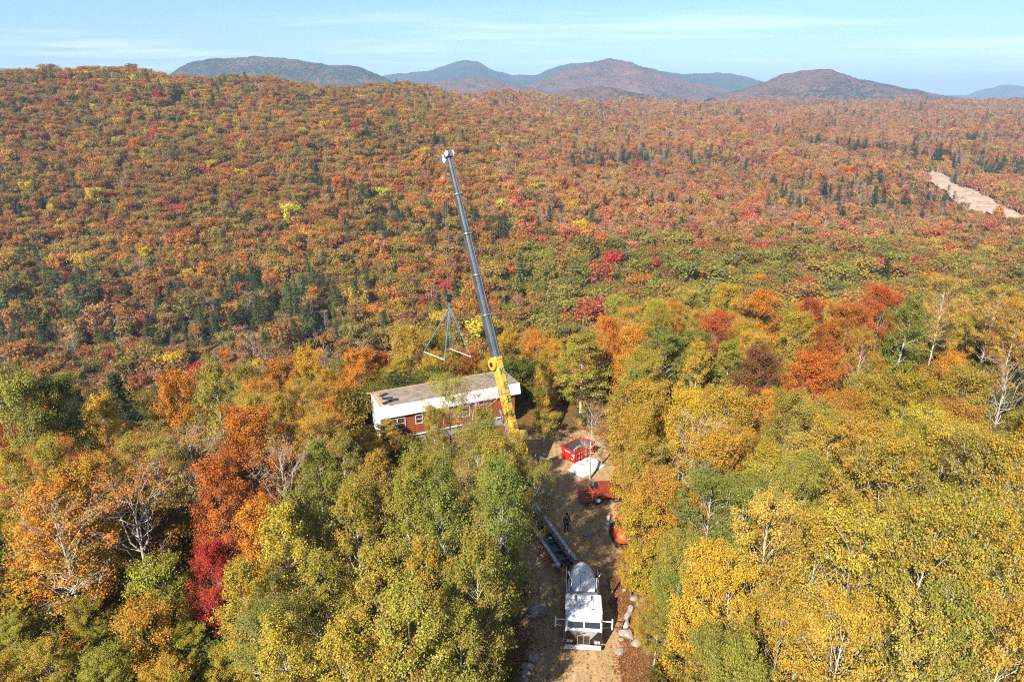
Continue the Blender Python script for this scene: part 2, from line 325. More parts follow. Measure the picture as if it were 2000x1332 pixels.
def road_edges(y):
    l = np.interp(y, ROAD[:, 0], ROAD[:, 1]) + 0.35 * np.sin(y * 1.9) * np.sin(y * 0.7 + 1) + 0.12 * np.sin(y * 5.3)
    r = np.interp(y, ROAD[:, 0], ROAD[:, 2]) + 0.35 * np.sin(y * 1.6 + 2) * np.sin(y * 0.83) + 0.12 * np.sin(y * 4.7)
    return l, r
def build_road():
    y = np.linspace(6, 69, 220); u = np.linspace(0, 1, 44); l, r = road_edges(y)
    X = l[:, None] + (r - l)[:, None] * u; Y = np.repeat(y[:, None], 44, 1)
    Z = 0.02 + 0.035 * (np.sin(math.pi * u) ** 0.5)[None, :] + 0.012 * wav(X, Y, 0.6) + 0.01 * wav(X, Y, 0.23, 3)
    cx = X - (l + r)[:, None] / 2
    for s in (-1, 1): Z = Z - 0.05 * np.exp(-((cx - s * 0.95 - 0.1 * np.sin(Y * 0.4)) / 0.16) ** 2) * (Y < 50) + 0.03 * np.exp(-((cx - s * 1.25 - 0.1 * np.sin(Y * 0.4)) / 0.12) ** 2) * (Y < 50)
    o = link('dirt_road', np_mesh('dirt_road', np.stack([X.ravel(), Y.ravel(), Z.ravel()], 1), grid_faces(220, 44)[:, ::-1], [M['dirt']], True))
    tag(o, 'tan dirt access road widening into a cleared work yard', None, None, 'structure')
build_road()
def hit(px, py, extra=0.0):
    """march a sight line to the hillside"""
    r = CF + np.array([(px - 1000) / FPX, 0, 0]) - CU * (py - 666) / FPX
    d = np.arange(210, 2600, 2.0); k = d / r[1]; z = CAMH + r[2] * k
    g = ground(r[0] * k, d) + extra; i = np.argmax(z < g); return np.array([r[0] * k[i], d[i], g[i]])
CUT = [(1782, 338, 346), (1800, 337, 354), (1822, 338, 360), (1846, 342, 374), (1862, 360, 392), (1882, 368, 408), (1905, 374, 414), (1930, 388, 419), (1955, 404, 426), (1985, 418, 433), (2030, 434, 447)]
def build_cut():
    V = []
    for i in range(len(CUT) - 1):
        for k in range(6):
            f = k / 6; a, b = CUT[i], CUT[i + 1]; x, t, bt = [a[j] * (1 - f) + b[j] * f for j in range(3)]
            t += -2 + 1.6 * math.sin(x * 0.31) + 1.3 * math.sin(x * 0.83); bt += 2 + 2.2 * math.sin(x * 0.23 + 1) + 1.5 * math.sin(x * 0.9)
            for q in np.linspace(0, 1, 16):
                p = hit(x, t + (bt - t) * q); V.append((p[0], p[1], p[2]))
    V = np.array(V); nu = len(V) // 16
    V[:, 2] += 0.8 + 0.5 * wav(V[:, 0], V[:, 1], 3.0)
    o = link('gravel_clearing', np_mesh('gravel_clearing', V, grid_faces(nu, 16), [M['sand']], True))
    tag(o, 'pale sandy cut of bare ground on the far hillside', None, None, 'structure'); return V
CUTV = build_cut()
def in_cut(px, py):
    c = np.array(CUT, float); t = np.interp(px, c[:, 0], c[:, 1]); b = np.interp(px, c[:, 0], c[:, 2])
    return (px > 1780) & (px < 2040) & (py > t + 1.5) & (py < b - 1)
def mountain(name, label, pts, D, mat, depth, base=-40, seed=1, rough=1.0):
    pts = np.array(pts, float); px = np.linspace(pts[0, 0], pts[-1, 0], 260)
    py = np.interp(px, pts[:, 0], pts[:, 1]); k = np.hanning(9); k /= k.sum(); pe = np.pad(py, 4, 'edge'); py = np.convolve(pe, k, 'valid')
    py = py + np.clip(185 - py, 0, 20) / 20 * (1.3 * np.sin(px / 23 + seed) * np.sin(px / 9.3 + 2 * seed) + 0.35 * np.sin(px / 4.1 + seed))
    crest = np.array([atY(x, y, D) for x, y in zip(px, py)]); nv = 90; v = np.linspace(-1, 1, nv)
    span = crest[-1, 0] - crest[0, 0]
    X = np.repeat(crest[:, :1], nv, 1) * (1 + v[None, :] * depth / D * 0.0); Y = D + v[None, :] * depth + 0 * X
    s = span / 12
    bend = wav(X, Y * 0.0, s, seed) * depth * 0.12
    Y = Y + bend * (1 - v[None, :] ** 2) * 0.0
    w = 1 - np.abs(v) ** 1.25
    hgt = crest[:, 2:3] - base
    spur = 1 + rough * 0.34 * (wav(X, Y, s * 0.55, seed) + 0.6 * wav(X, Y, s * 0.23, seed + 1)) * np.clip(1 - w, 0, 1)[None, :] ** 0.7 * np.clip(4 * w, 0, 1)[None, :]
    Z = base + hgt * np.clip(w[None, :] * spur, 0, 0.985 + 0.015 * w[None, :])
    rng = np.random.default_rng(seed)
    Z = Z + rng.uniform(-1, 1, Z.shape) * min(3.0, D * 0.0007) * np.clip(w * 6, 0, 1)[None, :]
    o = link(name, np_mesh(name, np.stack([X.ravel(), Y.ravel(), Z.ravel()], 1), grid_faces(260, nv), [M[mat]], True))
    tag(o, label, None, None, 'structure')
mountain('mountain', 'blue grey wooded dome on the skyline above the left ridge', [(300, 185), (340, 148), (356, 136), (380, 122), (430, 114), (500, 112), (560, 114), (600, 121), (640, 127), (690, 129), (730, 142), (760, 156), (800, 185)], 3700, 'hill_mixed', 800, seed=2)
mountain('mountain', 'hazy blue peak and long ridge at the centre of the skyline', [(700, 165), (745, 148), (800, 143), (850, 136), (880, 125), (915, 116), (935, 121), (965, 139), (1000, 147), (1050, 146), (1085, 131), (1120, 123), (1180, 122), (1230, 126), (1290, 140), (1350, 145), (1420, 142), (1450, 150), (1500, 170)], 6500, 'hill_dark', 1300, seed=3)
mountain('mountain', 'reddish purple mountain with a rounded summit right of centre', [(960, 192), (1020, 172), (1060, 155), (1100, 137), (1135, 129), (1165, 119), (1190, 114), (1220, 119), (1255, 131), (1300, 146), (1350, 162), (1420, 176), (1500, 192)], 4400, 'hill_red', 1000, seed=5)
mountain('mountain', 'low purple ridge in front of the hazy blue peak', [(740, 190), (800, 168), (860, 158), (915, 151), (970, 156), (1030, 170), (1090, 184), (1130, 192)], 3900, 'hill_red', 760, seed=6)
mountain('mountain', 'steep dark topped red hill on the right skyline', [(1390, 192), (1440, 178), (1495, 161), (1530, 145), (1560, 139), (1600, 136), (1630, 139), (1660, 150), (1700, 161), (1760, 173), (1830, 186), (1880, 194)], 3200, 'hill_red', 650, seed=7)
mountain('mountain', 'small red knoll below the rounded summit', [(1060, 192), (1110, 178), (1160, 168), (1210, 174), (1250, 184), (1290, 194)], 2600, 'hill_red', 260, seed=8)
mountain('mountain', 'faint blue peak at the right end of the skyline', [(1800, 192), (1850, 187), (1900, 187), (1930, 179), (1958, 166), (1975, 167), (2000, 170), (2040, 180), (2120, 192)], 9000, 'hill_dark', 1100, seed=9)
mountain('mountain', 'faint blue shoulder at the left end of the skyline', [(-160, 190), (-60, 150), (-20, 133), (20, 136), (60, 145), (160, 192)], 7000, 'hill_dark', 900, seed=10)

# ---------------------------------------------------------------- tree makers
class TM:
    """trunk tubes and leaf cards of one tree"""
    def __init__(s, seed): s.r = np.random.default_rng(seed); s.v = []; s.f = []; s.n = 0; s.C = []; s.Cr = []
    def tube(s, P, rad, k=5):
        P = np.asarray(P, float); n = len(P); d = np.gradient(P, axis=0); d /= np.linalg.norm(d, axis=1)[:, None] + 1e-9
        ref = np.array([0.2, 0.1, 1.0]) if abs(d[0, 2]) < 0.8 else np.array([1.0, 0.2, 0])
        a = np.cross(d, ref); a /= np.linalg.norm(a, axis=1)[:, None] + 1e-9; b = np.cross(d, a)
        t = np.arange(k) * 2 * math.pi / k
        ring = P[:, None, :] + np.asarray(rad, float)[:, None, None] * (a[:, None, :] * np.cos(t)[None, :, None] + b[:, None, :] * np.sin(t)[None, :, None])
        s.v.append(ring.reshape(-1, 3)); s.f.append(grid_faces(n, k, True) + s.n); s.n += n * k
    def clump(s, p, r): s.C.append(p); s.Cr.append(r)
    def broad(s, H, base, R, prof, nl, sub, e0, e1, r0, crad, lean=0.02, fork=False, wig=0.05):
        r = s.r; k = 10; z = np.linspace(0, 1, k); off = np.cumsum(r.normal(0, lean * H / k, (k, 2)), 0) * 1.3; off[0] = 0
        T = np.column_stack([off, z * H * 0.97]); rt = r0 * (1 - z * 0.93) ** 0.85
        s.tube(T, rt, 6)
        ax = lambda t: np.array([np.interp(t, z, T[:, 0]), np.interp(t, z, T[:, 1]), t * H * 0.97])
        for i in range(nl):
            q = (i + r.uniform(0, 0.9)) / nl; t = base + (0.96 - base) * q
            az = i * 2.39996 + r.uniform(-0.5, 0.5); L = R * prof(q) * r.uniform(0.72, 1.18); e = e0 + (e1 - e0) * q + r.normal(0, 0.12)
            h = np.array([math.cos(az), math.sin(az), 0]); p0 = ax(t); n = 6; u = np.linspace(0, 1, n)[:, None]
            P = p0 + h * L * u + np.array([0, 0, 1]) * (math.tan(e) * L * (u ** 0.85)) ; P[1:] += r.normal(0, wig * L, (n - 1, 3))
            P[:, 2] = np.minimum(P[:, 2], H * 1.0 - 0.1 * r.random())
            rr = max(0.012, np.interp(t, z, rt) * 0.5) * (1 - 0.85 * u[:, 0])
            s.tube(P, rr + 0.004, 4)
            for c in range(2): s.clump(P[-1 - c] + r.normal(0, 0.1, 3), crad)
            for j in range(sub):
                w = r.uniform(0.25, 0.98); a0 = az + r.choice([-1, 1]) * r.uniform(0.4, 1.15); l2 = L * (0.25 + 0.4 * (1 - w)) + 0.25
                b = np.array([np.interp(w, u[:, 0], P[:, c]) for c in range(3)]); ee = e * 0.6 + r.uniform(-0.1, 0.6)
                hh = np.array([math.cos(a0), math.sin(a0), math.tan(min(ee, 1.1))]); u2 = np.linspace(0, 1, 4)[:, None]
                Q = b + hh * l2 * u2; Q[1:] += r.normal(0, 0.06 * l2, (3, 3)); Q[:, 2] = np.minimum(Q[:, 2], H * 1.01)
                s.tube(Q, np.linspace(max(0.01, rr[2] * 0.45), 0.004, 4), 3)
                for c in (1, 2, 3): s.clump(Q[c] + r.normal(0, 0.08, 3), crad * r.uniform(0.7, 1.15))
        for c in range(6): s.clump(ax(1.0) + np.array([r.normal(0, 0.25), r.normal(0, 0.25), -0.3 * c * crad]), crad * 0.8)
        s.H, s.R = H, R; return s
    def conifer(s, H, base, R, step, nb, droop, pine=False):
        r = s.r; s.tube(np.column_stack([np.zeros(8), np.zeros(8), np.linspace(0, H, 8)]), np.linspace(0.2, 0.015, 8) * H / 13, 6)
        z = base * H; k = 0; s.spr = []
        while z < H - 0.25:
            q = (z - base * H) / (H * (1 - base)); Lm = R * ((1 - q) ** 0.8 * 0.94 + 0.06) * (r.uniform(0.55, 1.15) if pine else r.uniform(0.85, 1.1))
            for b in range(nb):
                if pine and r.random() < 0.2: continue
                az = k * 0.7 + b * 2 * math.pi / nb + r.uniform(-0.3, 0.3); L = Lm * r.uniform(0.7, 1.12); h = np.array([math.cos(az), math.sin(az), 0])
                u = np.linspace(0, 1, 5)[:, None]; rise = 0.25 if pine else 0.0
                P = np.array([0, 0, z]) + h * L * u + np.array([0, 0, 1]) * (rise * L * u - droop * L * u ** 2 + (0.12 * L * u ** 3))
                s.tube(P, np.linspace(0.035, 0.008, 5) * H / 13, 3)
                for w in np.linspace(0.2, 1, max(3, int(L / 0.35))): 
                    c = np.array([np.interp(w, u[:, 0], P[:, i]) for i in range(3)]); s.C.append(c); s.Cr.append(0.18 + 0.22 * (1 - w)); s.spr.append(h)
            z += step * (1 - 0.45 * q) * r.uniform(0.85, 1.15); k += 1
        s.H, s.R = H, R; return s
    def leaves(s, n, size, keep=1.0, flat=0.7, aspect=0.8, upw=0.7, green_low=0.35):
        """n leaf cards gathered in the clumps; mixv blends the two colours, val varies the lightness"""
        r = s.r; C = np.array(s.C); Cr = np.array(s.Cr)
        if keep < 1: sel = r.random(len(C)) < keep; C = C[sel]; Cr = Cr[sel]
        idx = r.integers(0, len(C), n); cl = r.random(len(C)); cv = r.uniform(0.86, 1.14, len(C))
        g = r.normal(0, 0.55, (n, 3)); g[:, 2] *= flat; pos = C[idx] + g * Cr[idx][:, None]
        out = pos - np.array([0, 0, s.H * 0.5]); out[:, 2] *= 0.5; out /= np.linalg.norm(out, axis=1)[:, None] + 1e-6
        nr = out * 0.55 + np.array([0, 0, upw]) + r.normal(0, 0.55, (n, 3)); nr /= np.linalg.norm(nr, axis=1)[:, None]
        t = r.normal(0, 1, (n, 3)); t[:, 2] -= 0.5; a = t - nr * (t * nr).sum(1)[:, None]; a /= np.linalg.norm(a, axis=1)[:, None]; b = np.cross(nr, a)
        sz = size * r.uniform(0.65, 1.3, n)[:, None]; fold = nr * sz * 0.12
        V = np.stack([pos - a * sz * 0.5, pos + b * sz * 0.5 * aspect + fold - a * sz * 0.08, pos + a * sz * 0.5, pos - b * sz * 0.5 * aspect + fold - a * sz * 0.08], 1).reshape(-1, 3)
        F = np.arange(n * 4).reshape(-1, 4)
        rad = np.hypot(pos[:, 0], pos[:, 1]) / s.R; hz = pos[:, 2] / s.H
        inner = np.clip(1.0 - (0.6 * rad + 0.55 * hz), 0, 1)
        mixv = np.clip(0.55 * cl[idx] ** 2 + 0.35 * r.random(n) ** 2 + green_low * inner, 0, 1)
        val = cv[idx] * r.uniform(0.72, 1.25, n); return V, F, mixv, val
    def trunk_mesh(s, name, mat):
        return np_mesh(name, np.concatenate(s.v), [np.concatenate([f for f in s.f])], [mat], True)
    def crown_mesh(s, name, n, size, **k):
        V, F, mx, vl = s.leaves(n, size, **k); return np_mesh(name, V, F, [M['leaf']], False, None, {'mixv': mx, 'val': vl})
    def whole_mesh(s, name, barkmat, n, size, **k):
        V, F, mx, vl = s.leaves(n, size, **k); tv = np.concatenate(s.v); tf = np.concatenate(s.f)
        return np_mesh(name, np.concatenate([tv, V]), [tf, F + len(tv)], [barkmat, M['leaf_far']], False, np.concatenate([np.zeros(len(tf)), np.ones(len(F))]), {'val': np.concatenate([np.ones(len(tf)), vl])})
dome = lambda q: math.sqrt(max(0.05, 1 - ((q - 0.32) / 0.72) ** 2))
egg = lambda q: max(0.13, min(1, 0.55 + q * 2.0) * (1 - q) ** 0.5)
spire = lambda q: max(0.16, min(1, 0.55 + q * 1.9) * (1 - q) ** 0.62)
oval = lambda q: max(0.2, math.sin(math.pi * (0.16 + 0.8 * q)) ** 0.8)
PROTO = {}      # kind -> list of (trunk mesh, crown mesh, height, crown radius)
def proto(kind, t, barkmat, n, size, **k):
    PROTO.setdefault(kind, []).append((t.trunk_mesh(kind + '_trunk', M[barkmat]), t.crown_mesh(kind + '_crown', n, size, **k), t.H, t.R))
for i in range(3): proto('aspen', TM(10 + i).broad(13, 0.26, 2.5, spire, 34, 5, 0.55, 0.95, 0.14, 0.33), 'bark_pale', 17500, 0.112)
for i in range(3): proto('maple', TM(20 + i).broad(13, 0.16, 3.5, egg, 42, 7, 0.5, 1.0, 0.17, 0.42, wig=0.08), 'bark_grey', 30000, 0.13, flat=0.9)
for i in range(2): proto('birch', TM(30 + i).broad(12, 0.28, 2.5, oval, 36, 6, 0.6, 1.05, 0.12, 0.33, wig=0.08), 'bark_pale', 24000, 0.09)
for i in range(2): proto('poplar', TM(35 + i).broad(13, 0.2, 3.1, oval, 34, 6, 0.45, 1.0, 0.16, 0.34), 'bark_pale', 22500, 0.115)
for i in range(3): proto('bare', TM(40 + i).broad(13, 0.34, 3.2, oval, 26, 8, 0.7, 1.05, 0.19, 0.4, 0.035, wig=0.11), 'bark_bare', 2600, 0.14, keep=0.22)
for i in range(2): proto('hemlock', TM(50 + i).conifer(14, 0.06, 3.6, 0.5, 9, 0.28), 'bark_dark', 15000, 0.30, aspect=0.4, flat=0.35, upw=1.1)
for i in range(2): proto('sapling', TM(55 + i).broad(6, 0.12, 1.9, dome, 18, 5, 0.4, 1.0, 0.05, 0.38), 'bark_grey', 9000, 0.12)
# trees across the valley, seen at a few hundred metres
for i in range(3): proto('valley_oak', TM(60 + i).broad(12, 0.25, 4.4, dome, 24, 4, 0.5, 1.0, 0.2, 0.85, wig=0.09), 'bark_grey', 4200, 0.42, flat=1.0)
for i in range(2): proto('valley_maple', TM(65 + i).broad(12, 0.24, 3.3, oval, 18, 4, 0.4, 1.0, 0.17, 0.7), 'bark_grey', 3000, 0.38)
for i in range(2): proto('valley_pine', TM(70 + i).conifer(15, 0.2, 3.9, 0.95, 7, 0.02, True), 'bark_dark', 4200, 0.55, aspect=0.4, flat=0.3, upw=1.2)
for i in range(2): proto('valley_bare', TM(75 + i).broad(12, 0.3, 3.4, oval, 22, 7, 0.7, 1.05, 0.2, 0.6, wig=0.1), 'bark_bare', 700, 0.3, keep=0.4)
FAR = bpy.data.collections.new('distant_tree_kinds')      # never linked to the scene: only instanced by the forest below
def far(t, barkmat, n, size, **k):
    o = bpy.data.objects.new('distant_tree_%02d' % len(FAR.objects), t.whole_mesh('distant_tree', M[barkmat], n, size, **k)); FAR.objects.link(o)
for i in range(4): far(TM(80 + i).broad(12, 0.25, 3.9, dome, 16, 3, 0.5, 1.0, 0.2, 1.15, wig=0.1), 'bark_grey', 1300, 0.72, flat=1.0, upw=0.45)         # 0-3 round
for i in range(3): far(TM(85 + i).broad(13, 0.26, 3.0, oval, 14, 3, 0.5, 1.0, 0.17, 1.0), 'bark_pale', 1000, 0.66, upw=0.45, flat=1.0)                  # 4-6 narrow
for i in range(2): far(TM(90 + i).conifer(15, 0.10, 3.5, 1.1, 7, 0.10), 'bark_dark', 900, 0.85, aspect=0.45, flat=0.35, upw=1.0)     # 7-8 conifer
for i in range(2): far(TM(94 + i).broad(12, 0.3, 3.2, oval, 16, 4, 0.7, 1.05, 0.2, 0.8, wig=0.1), 'bark_bare', 260, 0.5, keep=0.6)   # 9-10 thin leaved

def instancer(name, label, pts, idx, rot, scl, cols, coll):
    me = bpy.data.meshes.new(name); me.vertices.add(len(pts)); me.vertices.foreach_set('co', np.asarray(pts, np.float32).ravel())
    def at(nm, ty, key, v): a = me.attributes.new(nm, ty, 'POINT'); a.data.foreach_set(key, np.asarray(v).ravel())
    at('idx', 'INT', 'value', np.asarray(idx, np.int32)); at('rot', 'FLOAT_VECTOR', 'vector', np.asarray(rot, np.float32)); at('scl', 'FLOAT_VECTOR', 'vector', np.asarray(scl, np.float32))
    at('col', 'FLOAT_COLOR', 'color', np.column_stack([cols, np.ones(len(cols))]).astype(np.float32))
    o = link(name, me); tag(o, label, None, None, 'stuff')
    g = bpy.data.node_groups.new(name, 'GeometryNodeTree'); g.interface.new_socket('Geometry', in_out='INPUT', socket_type='NodeSocketGeometry'); g.interface.new_socket('Geometry', in_out='OUTPUT', socket_type='NodeSocketGeometry')
    n = g.nodes; l = g.links; gi = n.new('NodeGroupInput'); go = n.new('NodeGroupOutput'); ip = n.new('GeometryNodeInstanceOnPoints'); ci = n.new('GeometryNodeCollectionInfo')
    ci.inputs['Collection'].default_value = coll; ci.inputs['Separate Children'].default_value = True; ci.inputs['Reset Children'].default_value = True
    def na(nm, ty): k = n.new('GeometryNodeInputNamedAttribute'); k.data_type = ty; k.inputs['Name'].default_value = nm; return k.outputs['Attribute']
    e2r = n.new('FunctionNodeEulerToRotation'); l.new(na('rot', 'FLOAT_VECTOR'), e2r.inputs[0])
    l.new(gi.outputs[0], ip.inputs['Points']); l.new(ci.outputs[0], ip.inputs['Instance']); ip.inputs['Pick Instance'].default_value = True
    l.new(na('idx', 'INT'), ip.inputs['Instance Index']); l.new(e2r.outputs[0], ip.inputs['Rotation']); l.new(na('scl', 'FLOAT_VECTOR'), ip.inputs['Scale']); l.new(ip.outputs[0], go.inputs[0])
    md = o.modifiers.new('scatter', 'NODES'); md.node_group = g; return o

# ---------------------------------------------------------------- autumn colours (albedo)
PAL = dict(gold=(.54, .28, .026), yellow=(.64, .41, .032), yelgreen=(.35, .32, .034), green=(.165, .21, .032), olive=(.37, .275, .036), oliveg=(.235, .225, .034), orange=(.58, .19, .02), rust=(.43, .125, .025),
           red=(.50, .055, .025), crimson=(.27, .02, .03), pinkbrown=(.44, .22, .12), darkgreen=(.045, .065, .022), palegold=(.55, .38, .08), pine=(.085, .105, .05), oak=(.24, .15, .028), brown=(.32, .17, .05), bareleaf=(.34, .2, .08))
WORD = dict(gold='golden', yellow='bright yellow', yelgreen='yellow green', green='green', olive='olive gold', oliveg='olive green', orange='orange', rust='rust orange', red='bright red', crimson='crimson', pinkbrown='pinkish brown',
            darkgreen='dark green', palegold='pale gold', pine='grey green', oak='brown oak-coloured', brown='brown', bareleaf='thinly leaved')
rngF = np.random.default_rng(5)
def projv(P):
    d = P - np.array([0, 0, CAMH]); w = d @ CF; return 1000 + FPX * d[:, 0] / w, 666 - FPX * (d @ CU) / w
PALETTES = {
 'left': np.array([(.34, .165, .03), (.28, .19, .03), (.19, .155, .03), (.44, .175, .028), (.34, .10, .04), (.25, .15, .05), (.38, .24, .035), (.16, .15, .035)]),
 'right': np.array([(.42, .17, .075), (.43, .19, .045), (.40, .12, .055), (.42, .27, .05), (.22, .18, .04), (.46, .21, .10), (.34, .17, .05), (.45, .22, .03)]),
 'oak': np.array([(.23, .19, .035), (.28, .17, .035), (.20, .19, .04), (.31, .20, .04), (.25, .215, .035), (.30, .15, .04)]),
 'valley': np.array([(.30, .13, .04), (.22, .17, .035), (.34, .15, .08), (.18, .16, .035), (.40, .16, .03), (.30, .05, .035), (.27, .19, .05)])}
def scatter(d0, d1, area, umax=0.9):
    n = int(umax * (d1 ** 2 - d0 ** 2) / area); Y = np.sqrt(rngF.uniform(d0 ** 2, d1 ** 2, n)); u = rngF.uniform(-umax, umax, n); return u * Y, Y
def species(px, py, X, Y):
    """which kind of tree grows where on the hillside: 0 round, 1 narrow, 2 conifer, 3 thin; and its colour"""
    n = len(px); r = rngF.random(n); pc = np.full(n, 0.03); patch = wav(X, Y, 38, 4) + 0.7 * wav(X, Y, 17, 1)
    pc += 0.30 * (patch > 0.55) * (py < 480); pc += 0.52 * sm(470, 540, py) * (1 - sm(640, 700, py)) * (1 - sm(820, 950, px)) * (0.35 + 0.65 * (patch > -0.1))
    pc += 0.25 * (patch > 0.3) * (py > 400) * (py < 520) * (px < 1000); pc += 0.30 * (px > 1780) * (py > 265) * (py < 345) * (patch > -0.2)
    pc += 0.4 * (np.abs(px - 1190) < 90) * (np.abs(py - 312) < 14) + 0.25 * (np.abs(px - 1640) < 140) * (np.abs(py - 385 + (1640 - px) * 0.1) < 22)
    oakz = sm(900, 1050, px) * sm(440, 500, py); right = sm(750, 1150, px + 0.6 * (300 - py))
    pt = 0.06 + 0.30 * right * (py < 470) + 0.22 * sm(600, 690, py) * (px < 700); pt = pt * (1 - 0.8 * oakz)
    pn = 0.2 + 0.25 * right; pn = pn * (1 - 0.85 * oakz)
    kind = np.where(r < pc * (1 - oakz * 0.7), 2, np.where(r < pc + pt, 3, np.where(r < pc + pt + pn, 1, 0)))
    pick = rngF.random(n); col = np.zeros((n, 3))
    for nm, w in (('left', 1 - right), ('right', right)):
        p = PALETTES[nm]; q = np.clip((rngF.random(n) * 0.6 + 0.4 * (0.5 + 0.6 * wav(X, Y, 33, 7) + 0.3 * wav(X, Y, 12, 5))) * len(p), 0, len(p) - 1).astype(int); sel = pick < w if nm == 'left' else pick >= 1 - right; col[sel] = p[q[sel]]
    p = PALETTES['oak']; sel = rngF.random(n) < oakz * 0.92; col[sel] = p[rngF.integers(0, len(p), n)][sel]
    p = PALETTES['valley']; sel = rngF.random(n) < sm(510, 600, py) * (1 - sm(850, 1000, px)); col[sel] = p[rngF.integers(0, len(p), n)][sel]
    mean = np.where(right[:, None] > 0.5, np.array([(.44, .205, .08)]), np.array([(.36, .225, .05)])); col = col * 0.68 + mean * 0.32 * (1 - oakz[:, None]) + col * 0.32 * oakz[:, None]
    acc = rngF.random(n); col[(acc < 0.012)] = (.42, .05, .04); col[(acc > 0.022) & (acc < 0.05) & (px < 1300)] = (.58, .36, .035); col[(acc > 0.05) & (acc < 0.07)] = (.60, .17, .02)
    col[kind == 2] = np.array((.055, .07, .024)) * rngF.uniform(0.7, 1.6, (n, 1))[kind == 2]
    col[(kind == 2) & (py > 500)] *= np.array([1.5, 1.4, 1.3])
    th = kind == 3; col[th] = col[th] * 0.6 + np.array((.36, .24, .17)) * 0.4
    col *= rngF.uniform(1.12, 1.62, (n, 1)) * (1 + 0.12 * wav(X, Y, 55, 9))[:, None]; return kind, np.minimum(col, 0.68)
def cut_free(X, Y, Z, h=6.5, w=2.4):
    ok = np.ones(len(X), bool)
    for f in (0.15, 0.5, 0.8, 1.0):
        for s in (-0.7, 0, 0.7):
            a, b = projv(np.column_stack([X + s * w, Y, Z + h * f])); ok &= ~in_cut(a, b)
    a, b = projv(np.column_stack([X, Y, Z])); ok &= ~in_cut(a, b); return ok
VALLEY = []
def build_forest():
    XY = [scatter(196, 330, 18), scatter(330, 640, 15), scatter(640, 1100, 25), scatter(1100, 1700, 75), scatter(1700, 2350, 130)]
    X = np.concatenate([a for a, b in XY]); Y = np.concatenate([b for a, b in XY])
    px = 1000 + X / Y * FPX * 1.03; ridge = np.interp(px, [-500, 300, 500, 800, 1000, 1200, 1500, 2500], [760, 790, 920, 1130, 1500, 1900, 2350, 2200])
    k = Y < ridge; X, Y = X[k], Y[k]; Z = ground(X, Y)
    k = cut_free(X, Y, Z) | (rngF.random(len(X)) < 0.02); X, Y, Z = X[k], Y[k], Z[k]
    px, py = projv(np.column_stack([X, Y, Z + 8])); kind, col = species(px, py, X, Y)
    n = len(X); sc = np.clip(np.exp(rngF.normal(-0.48, 0.27, n)), 0.34, 1.15) * np.where(Y > 1100, 1.15, 1.0) * np.where(kind == 2, rngF.uniform(0.85, 1.35, n), 1.0); oak = sm(900, 1050, px) * sm(440, 500, py); wide = sc * (1 + 0.15 * oak)
    # the trees that show largest, in the valley, stand as single trees (built below); the rest is the wood
    big = (Y < 262) & (np.abs(px - 1000) < 1040) & (py < 790)
    idxs = np.where(big)[0]; rngF.shuffle(idxs); idxs = idxs[:90]
    for i in idxs: VALLEY.append((X[i], Y[i], Z[i], int(kind[i]), tuple(col[i]), float(sc[i])))
    keep = np.ones(n, bool); keep[idxs] = False
    base = np.array([0, 4, 7, 9])[kind]; cnt = np.array([4, 3, 2, 2])[kind]; idx = base + (rngF.random(n) * cnt).astype(int)
    rot = np.column_stack([rngF.normal(0, .04, n), rngF.normal(0, .04, n), rngF.uniform(0, 6.28, n)])
    scl = np.column_stack([wide, wide, sc * rngF.uniform(0.85, 1.12, n)])
    instancer('forest', 'autumn wood covering the valley and the far hillside', np.column_stack([X, Y, Z - 0.3])[keep], idx[keep], rot[keep], scl[keep], col[keep], FAR)
build_forest()

